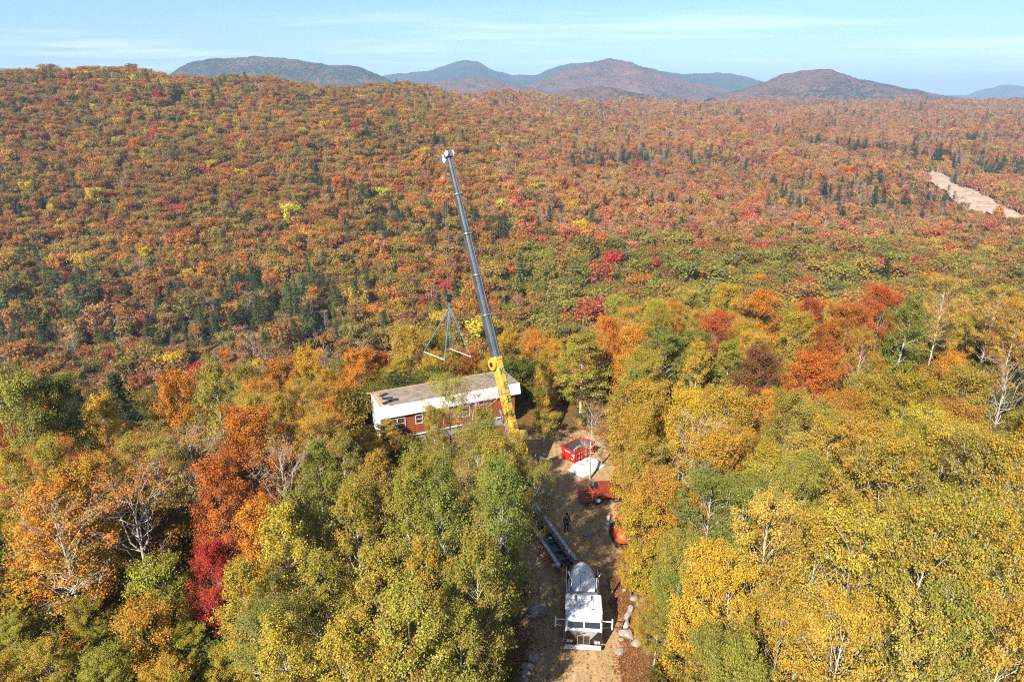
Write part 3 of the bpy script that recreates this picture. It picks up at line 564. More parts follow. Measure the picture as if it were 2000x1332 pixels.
# ---------------------------------------------------------------- single trees of the near woods
# (x, y of the crown top in the photograph, distance, kind, colour, second colour, crown width)
T = '''1850 545 84 birch palegold olive 7|1950 565 84 poplar olive palegold 7|1993 590 78 birch gold olive 7|1780 572 77 aspen green oliveg 7.5|1730 562 86 maple red orange 8|1660 600 82 maple rust orange 11|1590 588 94 maple crimson rust 5.5
1490 570 88 maple orange gold 12|1560 615 86 maple yelgreen gold 7|1350 566 97 maple palegold yelgreen 10|1220 580 98 maple yelgreen olive 9.5|1290 588 101 maple yellow olive 8|1400 612 94 maple rust red 6.5|1140 645 83 aspen olive green 9|1300 650 80 poplar oliveg green 8.5
1362 642 79 aspen green oliveg 8|1432 660 80 aspen yelgreen green 6|1490 684 72 maple crimson green 10|1595 695 69 maple orange red 10|1572 672 77 maple red crimson 4|1060 690 86 aspen yelgreen gold 7|1180 752 71 maple gold olive 6.5|1238 752 68 maple gold oliveg 8.5
1340 768 64 maple yellow gold 6|1430 765 66 maple olive gold 7.5|1700 735 66 maple oliveg gold 7|1780 738 64 maple gold green 8.5|1890 720 66 maple oliveg gold 8.5|1972 712 60 bare pinkbrown brown 6.5|1790 800 54 poplar yellow yelgreen 6.5|1640 790 60 maple olive rust 6
1355 815 58 bare palegold gold 6|1390 925 50 birch oliveg green 5.5|1462 940 49 birch green oliveg 5.5|1560 838 49 aspen olive palegold 6|1625 836 47 poplar olive yellow 6|1690 826 45 poplar olive gold 6.5|1765 850 43 poplar olive gold 6.5|1850 838 43 poplar olive yellow 6.5|1935 855 41 poplar oliveg olive 6.5|1992 880 39 poplar olive gold 6
1505 990 40 poplar palegold gold 6|1600 1010 36 poplar olive gold 6|1700 990 35 poplar olive yellow 6|1800 1005 34 poplar oliveg gold 6|1905 1000 33 poplar olive oliveg 6|1995 1010 32 poplar olive gold 6|1375 1085 40 maple yellow gold 5.5|1335 1125 38 birch oliveg green 4.5|1450 1105 37 poplar yellow gold 5.5|1290 1150 38 birch oliveg olive 4.5
1540 1180 32 poplar gold olive 5.5|1650 1175 30 poplar olive gold 5.5|1760 1185 29 poplar olive palegold 5.5|1880 1180 28 poplar oliveg olive 5.5|1985 1195 27 poplar olive gold 5.5|1228 905 56 maple gold yelgreen 5|1290 880 55 maple gold brown 6.5|1270 985 49 maple olive gold 5.5|1330 985 47 birch olive oliveg 5
1490 860 55 aspen yelgreen gold 6|1880 790 56 maple gold brown 7|1700 870 52 poplar yelgreen yellow 6|1540 760 64 maple olive oliveg 6|1260 690 78 maple olive gold 7|1105 720 76 aspen green oliveg 7|1150 800 69 maple gold oliveg 5|1400 850 58 maple gold olive 6|1240 640 90 maple gold orange 7|1420 560 106 maple gold olive 8
225 698 90 hemlock darkgreen pine 10|148 752 93 hemlock darkgreen darkgreen 7|100 742 100 maple oliveg darkgreen 8|25 742 97 maple oliveg olive 8|420 694 88 aspen olive oliveg 6.5|340 730 83 maple orange gold 8.5|190 768 64 aspen yellow gold 7.5|38 838 60 maple crimson red 7.5|90 780 82 maple orange oliveg 7.5
550 708 87 maple orange gold 7.5|610 680 86 maple gold yellow 7.5|700 686 89 maple orange gold 9|640 738 79 maple yellow gold 7.5|745 690 93 maple rust orange 7|470 805 68 maple orange rust 9.5|522 798 72 maple crimson red 4.5|366 845 59 bare bareleaf olive 6|535 880 55 bare bareleaf gold 6|75 960 50 maple gold orange 8
255 940 47 bare orange rust 8|105 985 43 bare gold olive 8|410 1062 36 maple red crimson 4.6|350 1060 45 bare bareleaf olive 6|500 990 47 maple orange gold 5.5|300 850 62 birch olive oliveg 7|480 720 92 maple olive oliveg 7|410 900 58 maple rust orange 6|160 900 57 maple gold olive 7
612 855 53 aspen oliveg green 5.5|665 845 51 aspen oliveg olive 5.5|738 872 50 aspen oliveg gold 5.5|805 878 50 aspen oliveg olive 5.5|880 742 56 birch olive oliveg 5.5|938 762 54 bare bareleaf olive 6.5|925 850 49 birch oliveg olive 5.5|1008 862 50 birch oliveg gold 4.6|1030 905 52 birch oliveg olive 3.6|868 880 46 aspen oliveg green 5|858 792 53 aspen oliveg gold 3.2
540 990 41 aspen olive yellow 5.5|480 1095 36 aspen yelgreen gold 5.5|600 950 44 aspen oliveg olive 5.5|690 935 43 aspen oliveg gold 5.5|790 930 43 aspen olive oliveg 5.5|880 950 42 aspen oliveg green 5.5|965 950 44 birch oliveg green 5.4|620 1080 37 aspen oliveg olive 5.5|730 1060 36 aspen oliveg gold 5.5|840 1050 37 aspen olive gold 5.5|925 1055 38 aspen oliveg olive 5
560 1195 31 aspen yelgreen yellow 5|680 1200 30 aspen olive yellow 5|795 1200 30 aspen oliveg gold 5|895 1175 32 aspen oliveg olive 4.8|40 1075 39 maple olive yelgreen 6|5 1170 34 maple yelgreen olive 6|-30 1090 38 maple olive gold 6.5|-40 1240 30 maple gold olive 6|150 1125 36 maple yelgreen olive 6|250 1145 35 maple yelgreen gold 6|350 1180 34 maple yelgreen olive 5.5|60 1195 31 maple yelgreen gold 5.5|180 1215 30 maple yelgreen olive 5.5|300 1235 30 maple gold olive 5.5|430 1215 32 maple yelgreen gold 5.5
800 640 89 maple olive gold 9.5|858 650 92 maple oliveg gold 8|920 682 83 maple orange rust 6.5|990 650 92 maple gold olive 8|1040 648 98 maple gold orange 7|780 700 82 aspen yelgreen gold 6|850 690 84 maple gold yelgreen 6|960 690 80 maple yelgreen gold 6|760 720 80 maple olive yellow 6'''
SEGS = []                 # label bookkeeping: (object, words, kind, px, py)
KINDWORD = dict(aspen='aspen', maple='maple', birch='birch', poplar='poplar', bare='bare-branched tree', hemlock='hemlock', sapling='sapling', valley_oak='round-crowned tree', valley_maple='narrow tree', valley_pine='pine', valley_bare='leafless tree')
CATWORD = dict(aspen='aspen', maple='maple tree', birch='birch', poplar='poplar', bare='bare tree', hemlock='conifer', sapling='sapling', valley_oak='tree', valley_maple='tree', valley_pine='pine', valley_bare='bare tree')
NAME = dict(aspen='aspen_tree', maple='maple_tree', birch='birch_tree', poplar='poplar_tree', bare='bare_tree', hemlock='hemlock_tree', sapling='maple_sapling', valley_oak='round_tree', valley_maple='narrow_tree', valley_pine='pine_tree', valley_bare='leafless_tree')
rngT = np.random.default_rng(11)
def tree(kind, X, Y, z, H, width, c1, c2, word):
    tm, cm, h0, r0 = PROTO[kind][int(rngT.integers(len(PROTO[kind])))]
    root = empty(NAME[kind], (X, Y, z - 0.08), float(rngT.uniform(0, 6.28)), 'tree', CATWORD[kind]); w = width / 2 / r0
    root.scale = (w * 0.95, w * 0.95, H / h0); root.rotation_euler = (float(rngT.normal(0, .025)), float(rngT.normal(0, .025)), root.rotation_euler[2])
    t = link('trunk', tm, root); c = link('crown', cm, root); j = rngT.uniform(0.9, 1.1)
    hue = rngT.uniform(0.92, 1.08, 3); c.color = (*[float(a * j * b) for a, b in zip(c1, hue)], 1); c['color2'] = [float(a * j * b) for a, b in zip(c2, hue)]
    p = proj((X, Y, z + H * 0.75)); SEGS.append((root, word, kind, p[0], p[1], Y)); return root
OPEN = [[(715, 735), (830, 735), (830, 860), (715, 860)], [(930, 560), (1035, 560), (1035, 850), (960, 850)], [(1040, 843), (1160, 843), (1166, 905), (1150, 925), (1158, 985), (1165, 1010), (1195, 1036), (1232, 1042), (1232, 1068), (1190, 1085), (1215, 1120), (1262, 1150), (1262, 1200), (1245, 1340), (1016, 1340), (1030, 1180), (1046, 1090), (1052, 1000)]]
def inside(p, poly):
    x, y = p; c = False; j = len(poly) - 1
    for i in range(len(poly)):
        if (poly[i][1] > y) != (poly[j][1] > y) and x < (poly[j][0] - poly[i][0]) * (y - poly[i][1]) / (poly[j][1] - poly[i][1]) + poly[i][0]: c = not c
        j = i
    return c
def covers(X, Y, z, H, w):
    for f in (1.0, 0.8, 0.55, 0.3):
        for s in (-0.42, 0, 0.42):
            q = proj((X + s * w * (1.05 - 0.5 * max(0, f - 0.5)), Y, z + H * f))
            if any(inside(q, o) for o in OPEN): return True
    return False
STAND_IN_FRONT = {(880, 742), (938, 762), (858, 792), (1008, 862), (1030, 905), (925, 850)}     # trees that do stand before the cabin and crane
def near_cabin(X, Y, m=1.0):
    """the cabin's own ground and the crane standing"""
    t = (X + 14.0) / 15.5; y0 = 65.2 + 3.6 * t
    return (X > -17 - m) & (X < 1.2 + m) & (Y > y0 - 4.0 - m) & (Y < y0 + 6.5 + m) | (X > -3.2 - m) & (X < 4.2) & (Y > 52 - m) & (Y < 66)
def footprint(X, Y):
    l, r = road_edges(np.array([Y])); return (l[0] - 0.8 < X < r[0] + 0.8 and Y < 69) or near_cabin(X, Y)
PLACED = []
for row in T.replace('\n', '|').split('|'):
    a = row.split(); px, py, Y = float(a[0]), float(a[1]), float(a[2]); 
    low = px < 480 and py > 1040; wd = float(a[6]); hid = 690 < px < 1035 and py < 735
    if hid: Y = max(Y, 80.0)
    if py > 790 and not low: Y *= 1 - (0.17 if (480 < px < 1040 or px > 1480) else 0.08) * float(sm(790, 900, py))
    p = atY(px, py, Y); z = gz(p.x, Y); H = p.z - z
    if not low and not hid and wd > 4.7 and a[3] != 'hemlock':      # settle the distance where the tree has a natural height
        cand = sorted(np.linspace(0.55, 1.15, 61) * Y, key=lambda q: abs(q - Y)); best = None
        for q in cand:
            pp = atY(px, py, q); hh = pp.z - gz(pp.x, q); e = max(0, 11.2 - hh, hh - 16.5)
            if best is None or e < best[0] - 1e-6: best = (e, q)
            if e == 0: break
        Y = float(best[1]); p = atY(px, py, Y); z = gz(p.x, Y); H = p.z - z
    wd *= 1.0 if a[3] == 'hemlock' else 0.80
    if low and a[4] != 'red' and a[3] != 'bare': H *= 0.72
    H = min(max(H, 4.5), 21.0); wd = min(wd, H * 0.62)
    if footprint(p.x, Y) and not hid and (px, py) not in STAND_IN_FRONT:
        for _ in range(40):
            p.x += 0.4 if px > 1095 else -0.4
            if not footprint(p.x, Y): break
    if (px, py) not in STAND_IN_FRONT and Y < 66:
        while H > 4.5 and covers(p.x, Y, z, H, wd): H *= 0.95; wd *= 0.97
    tree(a[3], p.x, Y, z, H, wd, PAL[a[4]], PAL[a[5]], WORD[a[4]]); PLACED.append((p.x, Y, wd))
# fill the woods between them, keeping the sight lines to the yard, cabin and road open as they are
ENV = np.array([(-300, 760), (0, 750), (200, 735), (400, 720), (560, 730), (700, 700), (800, 655), (1000, 660), (1150, 655), (1200, 600), (1350, 585), (1700, 590), (1850, 570), (2300, 570)], float)
def blocked(X, Y, z, H, w):
    for f in (1.0, 0.8, 0.55, 0.3):
        for s in (-0.5, 0, 0.5):
            q = proj((X + s * w * (1.05 - 0.5 * max(0, f - 0.5)), Y, z + H * f))
            if any(inside(q, o) for o in OPEN): return True
    q = proj((X, Y, z + H)); return q[1] < np.interp(q[0], ENV[:, 0], ENV[:, 1])
def zone(px, py):
    if px < 480: return ['yelgreen', 'olive', 'gold', 'yelgreen', 'oliveg'] if py > 950 else ['gold', 'olive', 'orange', 'oliveg', 'rust']
    if px < 1040: return ['oliveg', 'olive', 'oliveg', 'yelgreen', 'gold'] if py > 850 else ['gold', 'olive', 'orange', 'yelgreen']
    if py > 850: return ['olive', 'oliveg', 'gold', 'olive', 'oliveg', 'brown']
    return ['gold', 'olive', 'oliveg', 'yelgreen', 'orange', 'gold']
nfill = 0
for X, Y, H, w, c1, c2 in ((-1.7, 28.5, 16, 4.2, 'oliveg', 'olive'), (-1.2, 32.5, 16, 4.2, 'oliveg', 'green'), (-0.9, 36.5, 15, 4.0, 'oliveg', 'green'), (-1.2, 40.5, 14, 4.2, 'oliveg', 'gold'), (-1.6, 45, 13, 4.0, 'oliveg', 'green'), (-2.6, 49, 12, 4.0, 'olive', 'oliveg'), (-4.6, 25, 15, 4.4, 'olive', 'yelgreen'), (10.9, 58.5, 8.5, 3.6, 'olive', 'gold'), (10.4, 53.5, 6.5, 3.4, 'gold', 'yelgreen'), (11.3, 50, 9.0, 3.8, 'oliveg', 'gold'), (10.9, 45.8, 6.0, 3.2, 'gold', 'brown'), (9.9, 41.5, 4.6, 2.6, 'yelgreen', 'gold'), (12.5, 62, 11, 4.5, 'olive', 'gold')):
    tree('aspen' if X < 0 else ('birch' if H > 7 else 'sapling'), X, Y, 0.0, H, w, PAL[c1], PAL[c2], WORD[c1]); PLACED.append((X, Y, w))     # tall row shading the road
for _ in range(9000):
    Y = math.sqrt(rngT.uniform(24 ** 2, 118 ** 2)); X = rngT.uniform(-0.86, 0.86) * Y
    if footprint(X, Y) or any((X - a) ** 2 + (Y - b) ** 2 < (1.0 + c * 0.36 + (0.9 if Y > 50 else 0)) ** 2 for a, b, c in PLACED): continue
    z = gz(X, Y); H = rngT.uniform(8, 13); w = rngT.uniform(3.3, 4.9); p = proj((X, Y, z + H * 0.75))
    if not (-130 < p[0] < 2130) or p[1] > 1500: continue
    if rngT.random() < 0.75 and ((p[0] > 1380 and 560 < p[1] < 790) or (p[0] < 620 and 680 < p[1] < 900)): continue      # leave the bright trees there in view
    kinds = ['maple', 'aspen', 'poplar', 'birch', 'maple'] if p[0] > 1040 else ['aspen', 'maple', 'birch', 'aspen', 'maple']
    k = kinds[int(rngT.integers(5))]
    if p[0] < 470 and p[1] > 960 and rngT.random() < 0.85: H *= 0.55; w *= 0.7; k = 'sapling'
    if blocked(X, Y, z, H, w):
        H *= 0.5; w *= 0.6; k = 'sapling'
        if blocked(X, Y, z, H, w): continue
    zc = zone(*p); c1, c2 = zc[int(rngT.integers(len(zc)))], zc[int(rngT.integers(len(zc)))]
    tree(k, X, Y, z, H, w, PAL[c1], PAL[c2], WORD[c1]); PLACED.append((X, Y, w)); nfill += 1
    if nfill >= 200: break
VK = {0: 'valley_oak', 1: 'valley_maple', 2: 'valley_pine', 3: 'valley_bare'}
def colour_word(c):
    r, g, b = c
    if r < 0.13: return 'dark green'
    if g / r > 0.72: return 'olive green'
    if r > 0.4 and g / r < 0.22: return 'red'
    if g / r > 0.55: return 'yellow brown'
    if g / r > 0.4: return 'orange brown'
    return 'rust coloured'
for X, Y, z, k, c, s in VALLEY:
    kd = VK[k]; h0 = PROTO[kd][0][2]; r0 = PROTO[kd][0][3]; c2 = tuple(a * b for a, b in zip(c, (0.75, 0.95, 0.9)))
    tree(kd, X, Y, z, h0 * s * 1.02, 2 * r0 * s, c, c2, 'grey' if k == 3 else colour_word(c))
# labels: how the tree looks, where it grows, and its place in the row of its like
ORD = 'first second third fourth fifth sixth seventh eighth ninth tenth eleventh twelfth thirteenth fourteenth fifteenth sixteenth seventeenth eighteenth nineteenth twentieth'.split()
def place(px, py, Y):
    if Y > 150:
        return 'in the valley ' + ('at far left' if px < 330 else 'left of the cabin' if px < 700 else 'behind the crane boom' if px < 1100 else 'above the yard' if px < 1500 else 'at far right')
    if px < 240: return 'at the far left edge ' + ('low down' if py > 1050 else 'half way up' if py > 830 else 'by the valley')
    if px < 480: return 'in the left woods ' + ('at the bottom' if py > 1050 else 'half way up' if py > 860 else 'by the valley')
    if px < 720: return 'left of the cabin' if py < 870 else ('in the grove left of the trailer' if py < 1130 else 'at the bottom left of the road')
    if px < 1050: return 'behind the cabin' if py < 740 else ('in front of the cabin' if py < 940 else 'close left of the trailer' if py < 1130 else 'close left of the truck')
    if px < 1330: return 'behind the yard' if py < 830 else ('right of the red dumpster' if py < 970 else 'right of the truck')
    if px < 1680: return 'on the treeline right of the yard' if py < 760 else ('in the right woods' if py < 960 else 'at the bottom right of the road')
    return 'on the right-hand treeline' if py < 760 else ('at the right edge half way up' if py < 960 else 'in the bottom right corner')
groups = {}
for o, w, k, px, py, Y in SEGS: groups.setdefault((w, KINDWORD[k], place(px, py, Y)), []).append((px, o, Y))
for (w, kw, pl), mem in groups.items():
    mem.sort(key=lambda m: m[0])
    for i, (px, o, Y) in enumerate(mem):
        o['group'] = 'trees down in the valley' if Y > 150 else 'trees of the near woods'
        n = len(mem); d = w + ' ' + kw; ds = d + ('es' if d.endswith('ch') else 's')
        o['label'] = (d + ' ' + pl) if n == 1 else (('left one' if i == 0 else 'right one') + ' of two ' + ds + ' ' + pl if n == 2 else '%s from left, %d %s %s' % (ORD[min(i, 19)], n, ds, pl))
# low growth under the trees and leaves blown on the ground
SHRUB = bpy.data.collections.new('undergrowth_kinds')
for i in range(4):
    t = TM(120 + i).broad(1.7 + 0.3 * i, 0.05, 1.3, dome, 11, 4, 0.5, 1.0, 0.03, 0.34)
    o = bpy.data.objects.new('undergrowth_%02d' % i, t.whole_mesh('undergrowth', M['bark_grey'], 1700, 0.15)); SHRUB.objects.link(o)
def build_undergrowth():
    n = 12000; Y = np.sqrt(rngT.uniform(20 ** 2, 205 ** 2, n)); X = rngT.uniform(-1.2, 1.2, n) * Y; l, r = road_edges(Y)
    k = ~((X > l - 0.9) & (X < r + 1.3) & (Y < 69)) & ~near_cabin(X, Y, 0.3); k &= (Y < 130) | (rngT.random(n) < 0.6)
    k &= ~((X > 5) & (X < 12) & (Y > 34) & (Y < 52) & (rngT.random(n) < 0.8))
    X, Y = X[k], Y[k]; n = len(X); s = rngT.uniform(0.6, 1.5, n); s *= np.where(Y > 110, 1.7, 1.0); near = (X > l[k] - 3) & (X < r[k] + 3); s = np.where(near, s * 0.55, s)
    cs = np.array([PAL['yelgreen'], PAL['olive'], PAL['oliveg'], PAL['gold'], PAL['yellow'], PAL['oliveg'], PAL['green'], PAL['gold']]); q = rngT.integers(0, 8, n)
    rot = np.column_stack([np.zeros(n), np.zeros(n), rngT.uniform(0, 6.28, n)]); scl = np.column_stack([s, s, s * rngT.uniform(0.7, 1.3, n)])
    instancer('undergrowth', 'yellow green shrubs and saplings under the trees', np.column_stack([X, Y, ground(X, Y) - 0.1]), rngT.integers(0, 4, n), rot, scl, cs[q] * rngT.uniform(0.4, 0.8, (n, 1)), SHRUB)
build_undergrowth()
def build_litter():
    n = 15000; Y = rngT.uniform(24, 70, n); l, r = road_edges(Y); side = rngT.choice([0, 1], n, p=[0.4, 0.6]); off = np.abs(rngT.normal(0, 1.5, n))
    stray = rngT.random(n) < 0.12; X = np.where(side == 0, l - off + 0.5, r + off - 0.4); X = np.where(stray, rngT.uniform(l, r), X)
    P = np.column_stack([X, Y, np.full(n, 0.075)]) + 0; P[:, 2] += rngT.uniform(0, 0.03, n); P[:, 2] += np.clip(ground(X, Y), 0, 1)
    a = rngT.uniform(0, 6.28, n); s = rngT.uniform(0.05, 0.10, n); t = rngT.uniform(-0.4, 0.4, n)
    A = np.column_stack([np.cos(a), np.sin(a), t]) * s[:, None]; B = np.column_stack([-np.sin(a), np.cos(a), -t]) * s[:, None] * 0.7
    V = np.stack([P - A, P + B, P + A, P - B], 1).reshape(-1, 3)
    o = link('fallen_leaves', np_mesh('fallen_leaves', V, np.arange(n * 4).reshape(-1, 4), [M['leaf']], False, None, {'mixv': rngT.random(n), 'val': rngT.uniform(0.5, 1.1, n)}))
    o.color = (0.50, 0.19, 0.07, 1); o['color2'] = [0.30, 0.13, 0.05]; tag(o, 'orange brown fallen leaves along the dirt road', None, None, 'stuff')
build_litter()

# ---------------------------------------------------------------- log cabin module
def build_cabin():
    zb = 0.95; A = G(748, 862, zb); B = G(1014, 820, zb); d = B - A; L = d.length; rz = math.atan2(d.y, d.x) + R_(5); W, hw = 3.8, 2.6
    root = empty('log_cabin', (A.x, A.y, 0), rz, 'half-built cabin with red log siding and white wrapped eaves beside the crane', 'cabin')
    MB().box((L / 2, W / 2, zb / 2), (L - 0.3, W - 0.3, zb), bev=0.02).build('foundation', M['concrete'], root)
    MB().box((L / 2, W / 2, zb + 0.11), (L + 0.06, W + 0.06, 0.22), bev=0.015).build('rim_board', M['wrap'], root)
    z0 = zb + 0.221
    MB().box((L / 2, W / 2, z0 + hw / 2), (L - 0.02, W, hw)).build('wall', M['log'], root)
    nlog = 11; lh = hw / nlog; prof = [(0.0, 0.0), (-0.05, 0.01), (-0.085, lh * 0.3), (-0.095, lh * 0.5), (-0.085, lh * 0.7), (-0.05, lh - 0.01), (0.0, lh)]
    lm = MB(); lm.loft([[(x, a - 0.001, b) for a, b in prof] for x in (0.02, L - 0.02)])
    first = lm.build('log', M['log'], root); first.location.z = z0
    for i in range(1, nlog): o = link('log', first.data, root); o.location = (0, 0, z0 + i * lh)
    # white wrapped gable and eave band
    MB().box((-0.045, W / 2, z0 + hw / 2 + 0.55), (0.09, W + 0.12, hw + 1.09)).build('gable_wrap', M['wrap'], root)
    for k in range(7): MB().box((-0.0985, W / 2, z0 + 0.3 + k * 0.36), (0.02, W + 0.02, 0.012)).build('wrap_seam', M['iron'], root)
    ze = z0 + hw - 0.08; H2 = 1.2; oe = 0.42
    MB().loft([[(x, -oe, ze), (x, -oe, ze + 0.16), (x, -0.12, ze + H2), (x, 0.3, ze + H2 - 0.02), (x, 0.3, ze)] for x in (-0.1, L + 0.55)]).build('eave_wrap', M['wrap'], root)
    MB().loft([[(x, W + 0.25, ze), (x, 0.32, ze), (x, 0.32, ze + H2 - 0.03), (x, W + 0.25, ze + H2 - 0.06)] for x in (0.05, L + 0.5)]).build('roof_box', M['wood'], root)
    rt = ze + H2; rows = 12
    for k in range(rows):      # overlapping shingle courses, front to back
        y0 = -0.06 + k * (W + 0.1) / rows; m = MB(); dy = (W + 0.1) / rows
        m.add([(0.9 if k < 7 else 0.7, y0, rt + 0.022), (L + 0.52, y0, rt + 0.022), (L + 0.52, y0 + dy + 0.05, rt + 0.008), (0.9 if k < 7 else 0.7, y0 + dy + 0.05, rt + 0.008), (0.9, y0, rt + 0.004), (L + 0.52, y0, rt + 0.004)], [(0, 1, 2, 3), (4, 5, 1, 0)]); m.build('shingle_course', M['shingle'], root)
    MB().box((L / 2, W + 0.16, rt + 0.03), (L + 1.0, 0.16, 0.14)).build('ridge_board', M['wood'], root); MB().box((0.2, W / 2 + 0.05, rt + 0.005), (0.5, W - 0.3, 0.04)).build('bare_deck', M['wood'], root)
    for x, y, a in ((0.95, 0.9, 0.3), (1.2, 1.9, -0.2), (1.1, 2.9, 0.5), (1.7, 1.2, 0.1)): MB().box((x, y, rt + 0.05), (1.1, 0.5, 0.02), a).build('felt_strip', M['black'], root)
    def window(x, w, z, h, double, gable=False):
        wr = empty('window'); wr.parent = root
        if gable: wr.matrix_local = frame((-0.1, x, 0), (0, -1, 0), (1, 0, 0), (0, 0, 1))
        else: wr.location = (x, -0.1, 0)
        t = 0.075; f = MB()
        for a, b, c, e in ((0, w, z, z + t), (0, w, z + h - t, z + h), (0, t, z + t, z + h - t), (w - t, w, z + t, z + h - t)): f.box(((a + b) / 2, 0, (c + e) / 2), (b - a, 0.14, e - c))
        f.build('frame', M['frame'], wr); n = 2 if double else 1; pw = (w - 2 * t) / n
        for i in range(n):
            for j in range(2): MB().box((t + pw * (i + 0.5), 0.03, z + t + (h - 2 * t) * (0.25 + 0.5 * j)), (pw - 0.03, 0.03, (h - 2 * t) / 2 - 0.02)).build('pane', M['glass'], wr)
            MB().box((t + pw * (i + 0.5), -0.005, z + h / 2), (pw - 0.06, 0.09, 0.05)).build('sash_rail', M['frame'], wr)
        if double: MB().box((w / 2, -0.01, z + h / 2), (0.1, 0.13, h - 2 * t)).build('mullion', M['frame'], wr)
    window(L * 0.05, 1.75, z0 + 0.85, 1.35, True); window(L * 0.235, 0.85, z0 + 1.1, 1.05, False); window(L * 0.905, 0.95, z0 + 0.85, 1.35, False); window(L * 0.58, 0.95, z0 + 0.85, 1.35, False)
    window(2.75, 1.7, z0 + 0.75, 1.45, True, True)
    b = MB(); b.loft([[(L + 0.56, -0.40, ze + 0.1), (L + 0.56, -0.15, ze + 0.75), (L + 0.56, 0.05, ze + 0.35)], [(L + 0.72, -0.36, ze - 0.1), (L + 0.7, -0.12, ze + 0.6), (L + 0.68, 0.1, ze + 0.1)]]).build('loose_flap', M['bluecloth'], root)
    for k in range(3): MB().tube([(L - 0.6 - k * 0.5, -0.12, zb), (L - 0.5 - k * 0.5, -0.25, 0.05)], 0.06, 6).build('prop', M['wood'], root)
    return root
build_cabin()

# ---------------------------------------------------------------- truck crane and its rigging
def build_crane():
    piv = Vector((0.75, 57.3, 2.9)); tip = atY(876, 306, 66.0)
    root = empty('truck_crane', (0.45, 57.5, 0), 0, 'yellow truck crane with a long grey telescopic boom and green letters', 'crane')
    MB().box((0, 0.6, 1.0), (2.4, 11.5, 0.55), bev=0.06).build('chassis', M['yellow'], root)
    MB().box((0, 5.2, 2.0), (2.4, 2.0, 1.45), bev=0.12).build('cab', M['yellow'], root); MB().box((0, 6.22, 2.25), (2.0, 0.05, 0.7)).build('windshield', M['glass'], root)
    wh = None
    for y in (-4.0, -2.7, 2.6, 3.9):
        for s in (-1, 1):
            if wh is None: wh = MB().tube([(-0.18, 0, 0), (0.18, 0, 0)], 0.55, 20).build('wheel', M['rubber'], root, bevel=0.04); rim = MB().tube([(-0.2, 0, 0), (0.2, 0, 0)], 0.28, 14).build('rim', M['steel'], wh); w = wh
            else: w = link('wheel', wh.data, root); link('rim', rim.data, w)
            w.location = (s * 1.05, y, 0.57)
    for y in (-3.3, 3.25):
        MB().box((0, y, 0.95), (5.6, 0.32, 0.34), bev=0.03).build('outrigger_beam', M['iron'], root)
        for s in (-1, 1):
            j = MB().box((s * 2.85, y, 0.78), (0.34, 0.44, 1.35), bev=0.03).build('outrigger_jack', M['iron'], root)
            for q in range(3): MB().box((s * 2.85, y - 0.226, 0.45 + q * 0.34), (0.34, 0.012, 0.15)).build('stripe', M['red' if q % 2 else 'lettering'], j)
            MB().tube([(s * 2.85, y, 0.03), (s * 2.85, y, 0.14)], 0.34, 14).build('foot_pad', M['iron'], root)
    MB().box((0.3, -0.6, 1.95), (2.3, 3.8, 1.15), bev=0.12).build('turntable', M['yellow'], root); MB().box((0.3, -2.9, 1.95), (2.4, 0.9, 1.3), bev=0.15).build('counterweight', M['green'], root)
    MB().box((-1.2, 0.7, 2.3), (0.8, 1.5, 1.5), bev=0.1).build('operator_cab', M['yellow'], root); MB().box((-1.2, 1.46, 2.5), (0.66, 0.03, 0.8)).build('operator_glass', M['glass'], root)
    w = (tip - piv).normalized(); hz = Vector((w.x, w.y, 0)).normalized(); n = (Vector((0, 0, 1)) - w * w.z).normalized()
    if n.dot(Vector((-piv.x, -piv.y, CAMH - piv.z))) < 0: n = -n
    s = w.cross(n); LB = (tip - piv).length
    def t_at(y):
        a, b = 0.0, LB
        for _ in range(40):
            m = (a + b) / 2
            if proj(piv + w * m)[1] > y: a = m
            else: b = m
        return a
    cuts = [0.0] + [t_at(y) for y in (697, 613, 535, 455, 378)] + [LB]; wid = [0.86, 0.76, 0.68, 0.60, 0.52, 0.44]
    def sec(wd, hh, t):   # octagonal box section in the boom frame (x = side, y = top, z = along)
        c = 0.16 * wd; a, b = wd / 2, hh / 2; return [(-a, -b + c, t), (-a + c, -b, t), (a - c, -b, t), (a, -b + c, t), (a, b - c, t), (a - c, b, t), (-a + c, b, t), (-a, b - c, t)]
    boom = MB().loft([sec(0.86, 0.92, -0.6), sec(0.86, 0.92, cuts[1])]).build('boom', M['yellow'], root, bevel=0.0)
    boom.matrix_local = Matrix.Translation(-root.location) @ frame(piv, s, n, w)
    for i in range(1, 6):
        MB().loft([sec(wid[i], wid[i] * 1.08, cuts[i] - 0.4), sec(wid[i], wid[i] * 1.08, cuts[i + 1])]).build('boom_section', M['boomgrey'], boom)
        for c in (-0.22, 0.24): MB().box((c * wid[i], wid[i] * 0.54 + 0.012, (cuts[i] + cuts[i + 1]) / 2), (0.055, 0.02, cuts[i + 1] - cuts[i] - 0.1)).build('wear_strip', M['steel'], boom)
        MB().loft([sec(wid[i] + 0.2, wid[i] * 1.08 + 0.2, cuts[i + 1] - 0.16), sec(wid[i] + 0.2, wid[i] * 1.08 + 0.2, cuts[i + 1] - 0.06)]).build('collar', M['steel'], boom) if i < 5 else None
    MB().loft([sec(1.0, 1.06, cuts[1] - 0.25), sec(1.0, 1.06, cuts[1] + 0.02)]).build('collar', M['yellow'], boom); MB().loft([sec(1.04, 1.10, cuts[1] + 0.03), sec(1.04, 1.10, cuts[1] + 0.09)]).build('collar_rim', M['iron'], boom)
    for y in (768, 834): MB().loft([sec(0.90, 0.96, t_at(y) - 0.03), sec(0.90, 0.96, t_at(y) + 0.03)]).build('strap_band', M['rust'], boom)
    side = 1 if s.dot(Vector((-piv.x, -piv.y, 0))) > 0 else -1
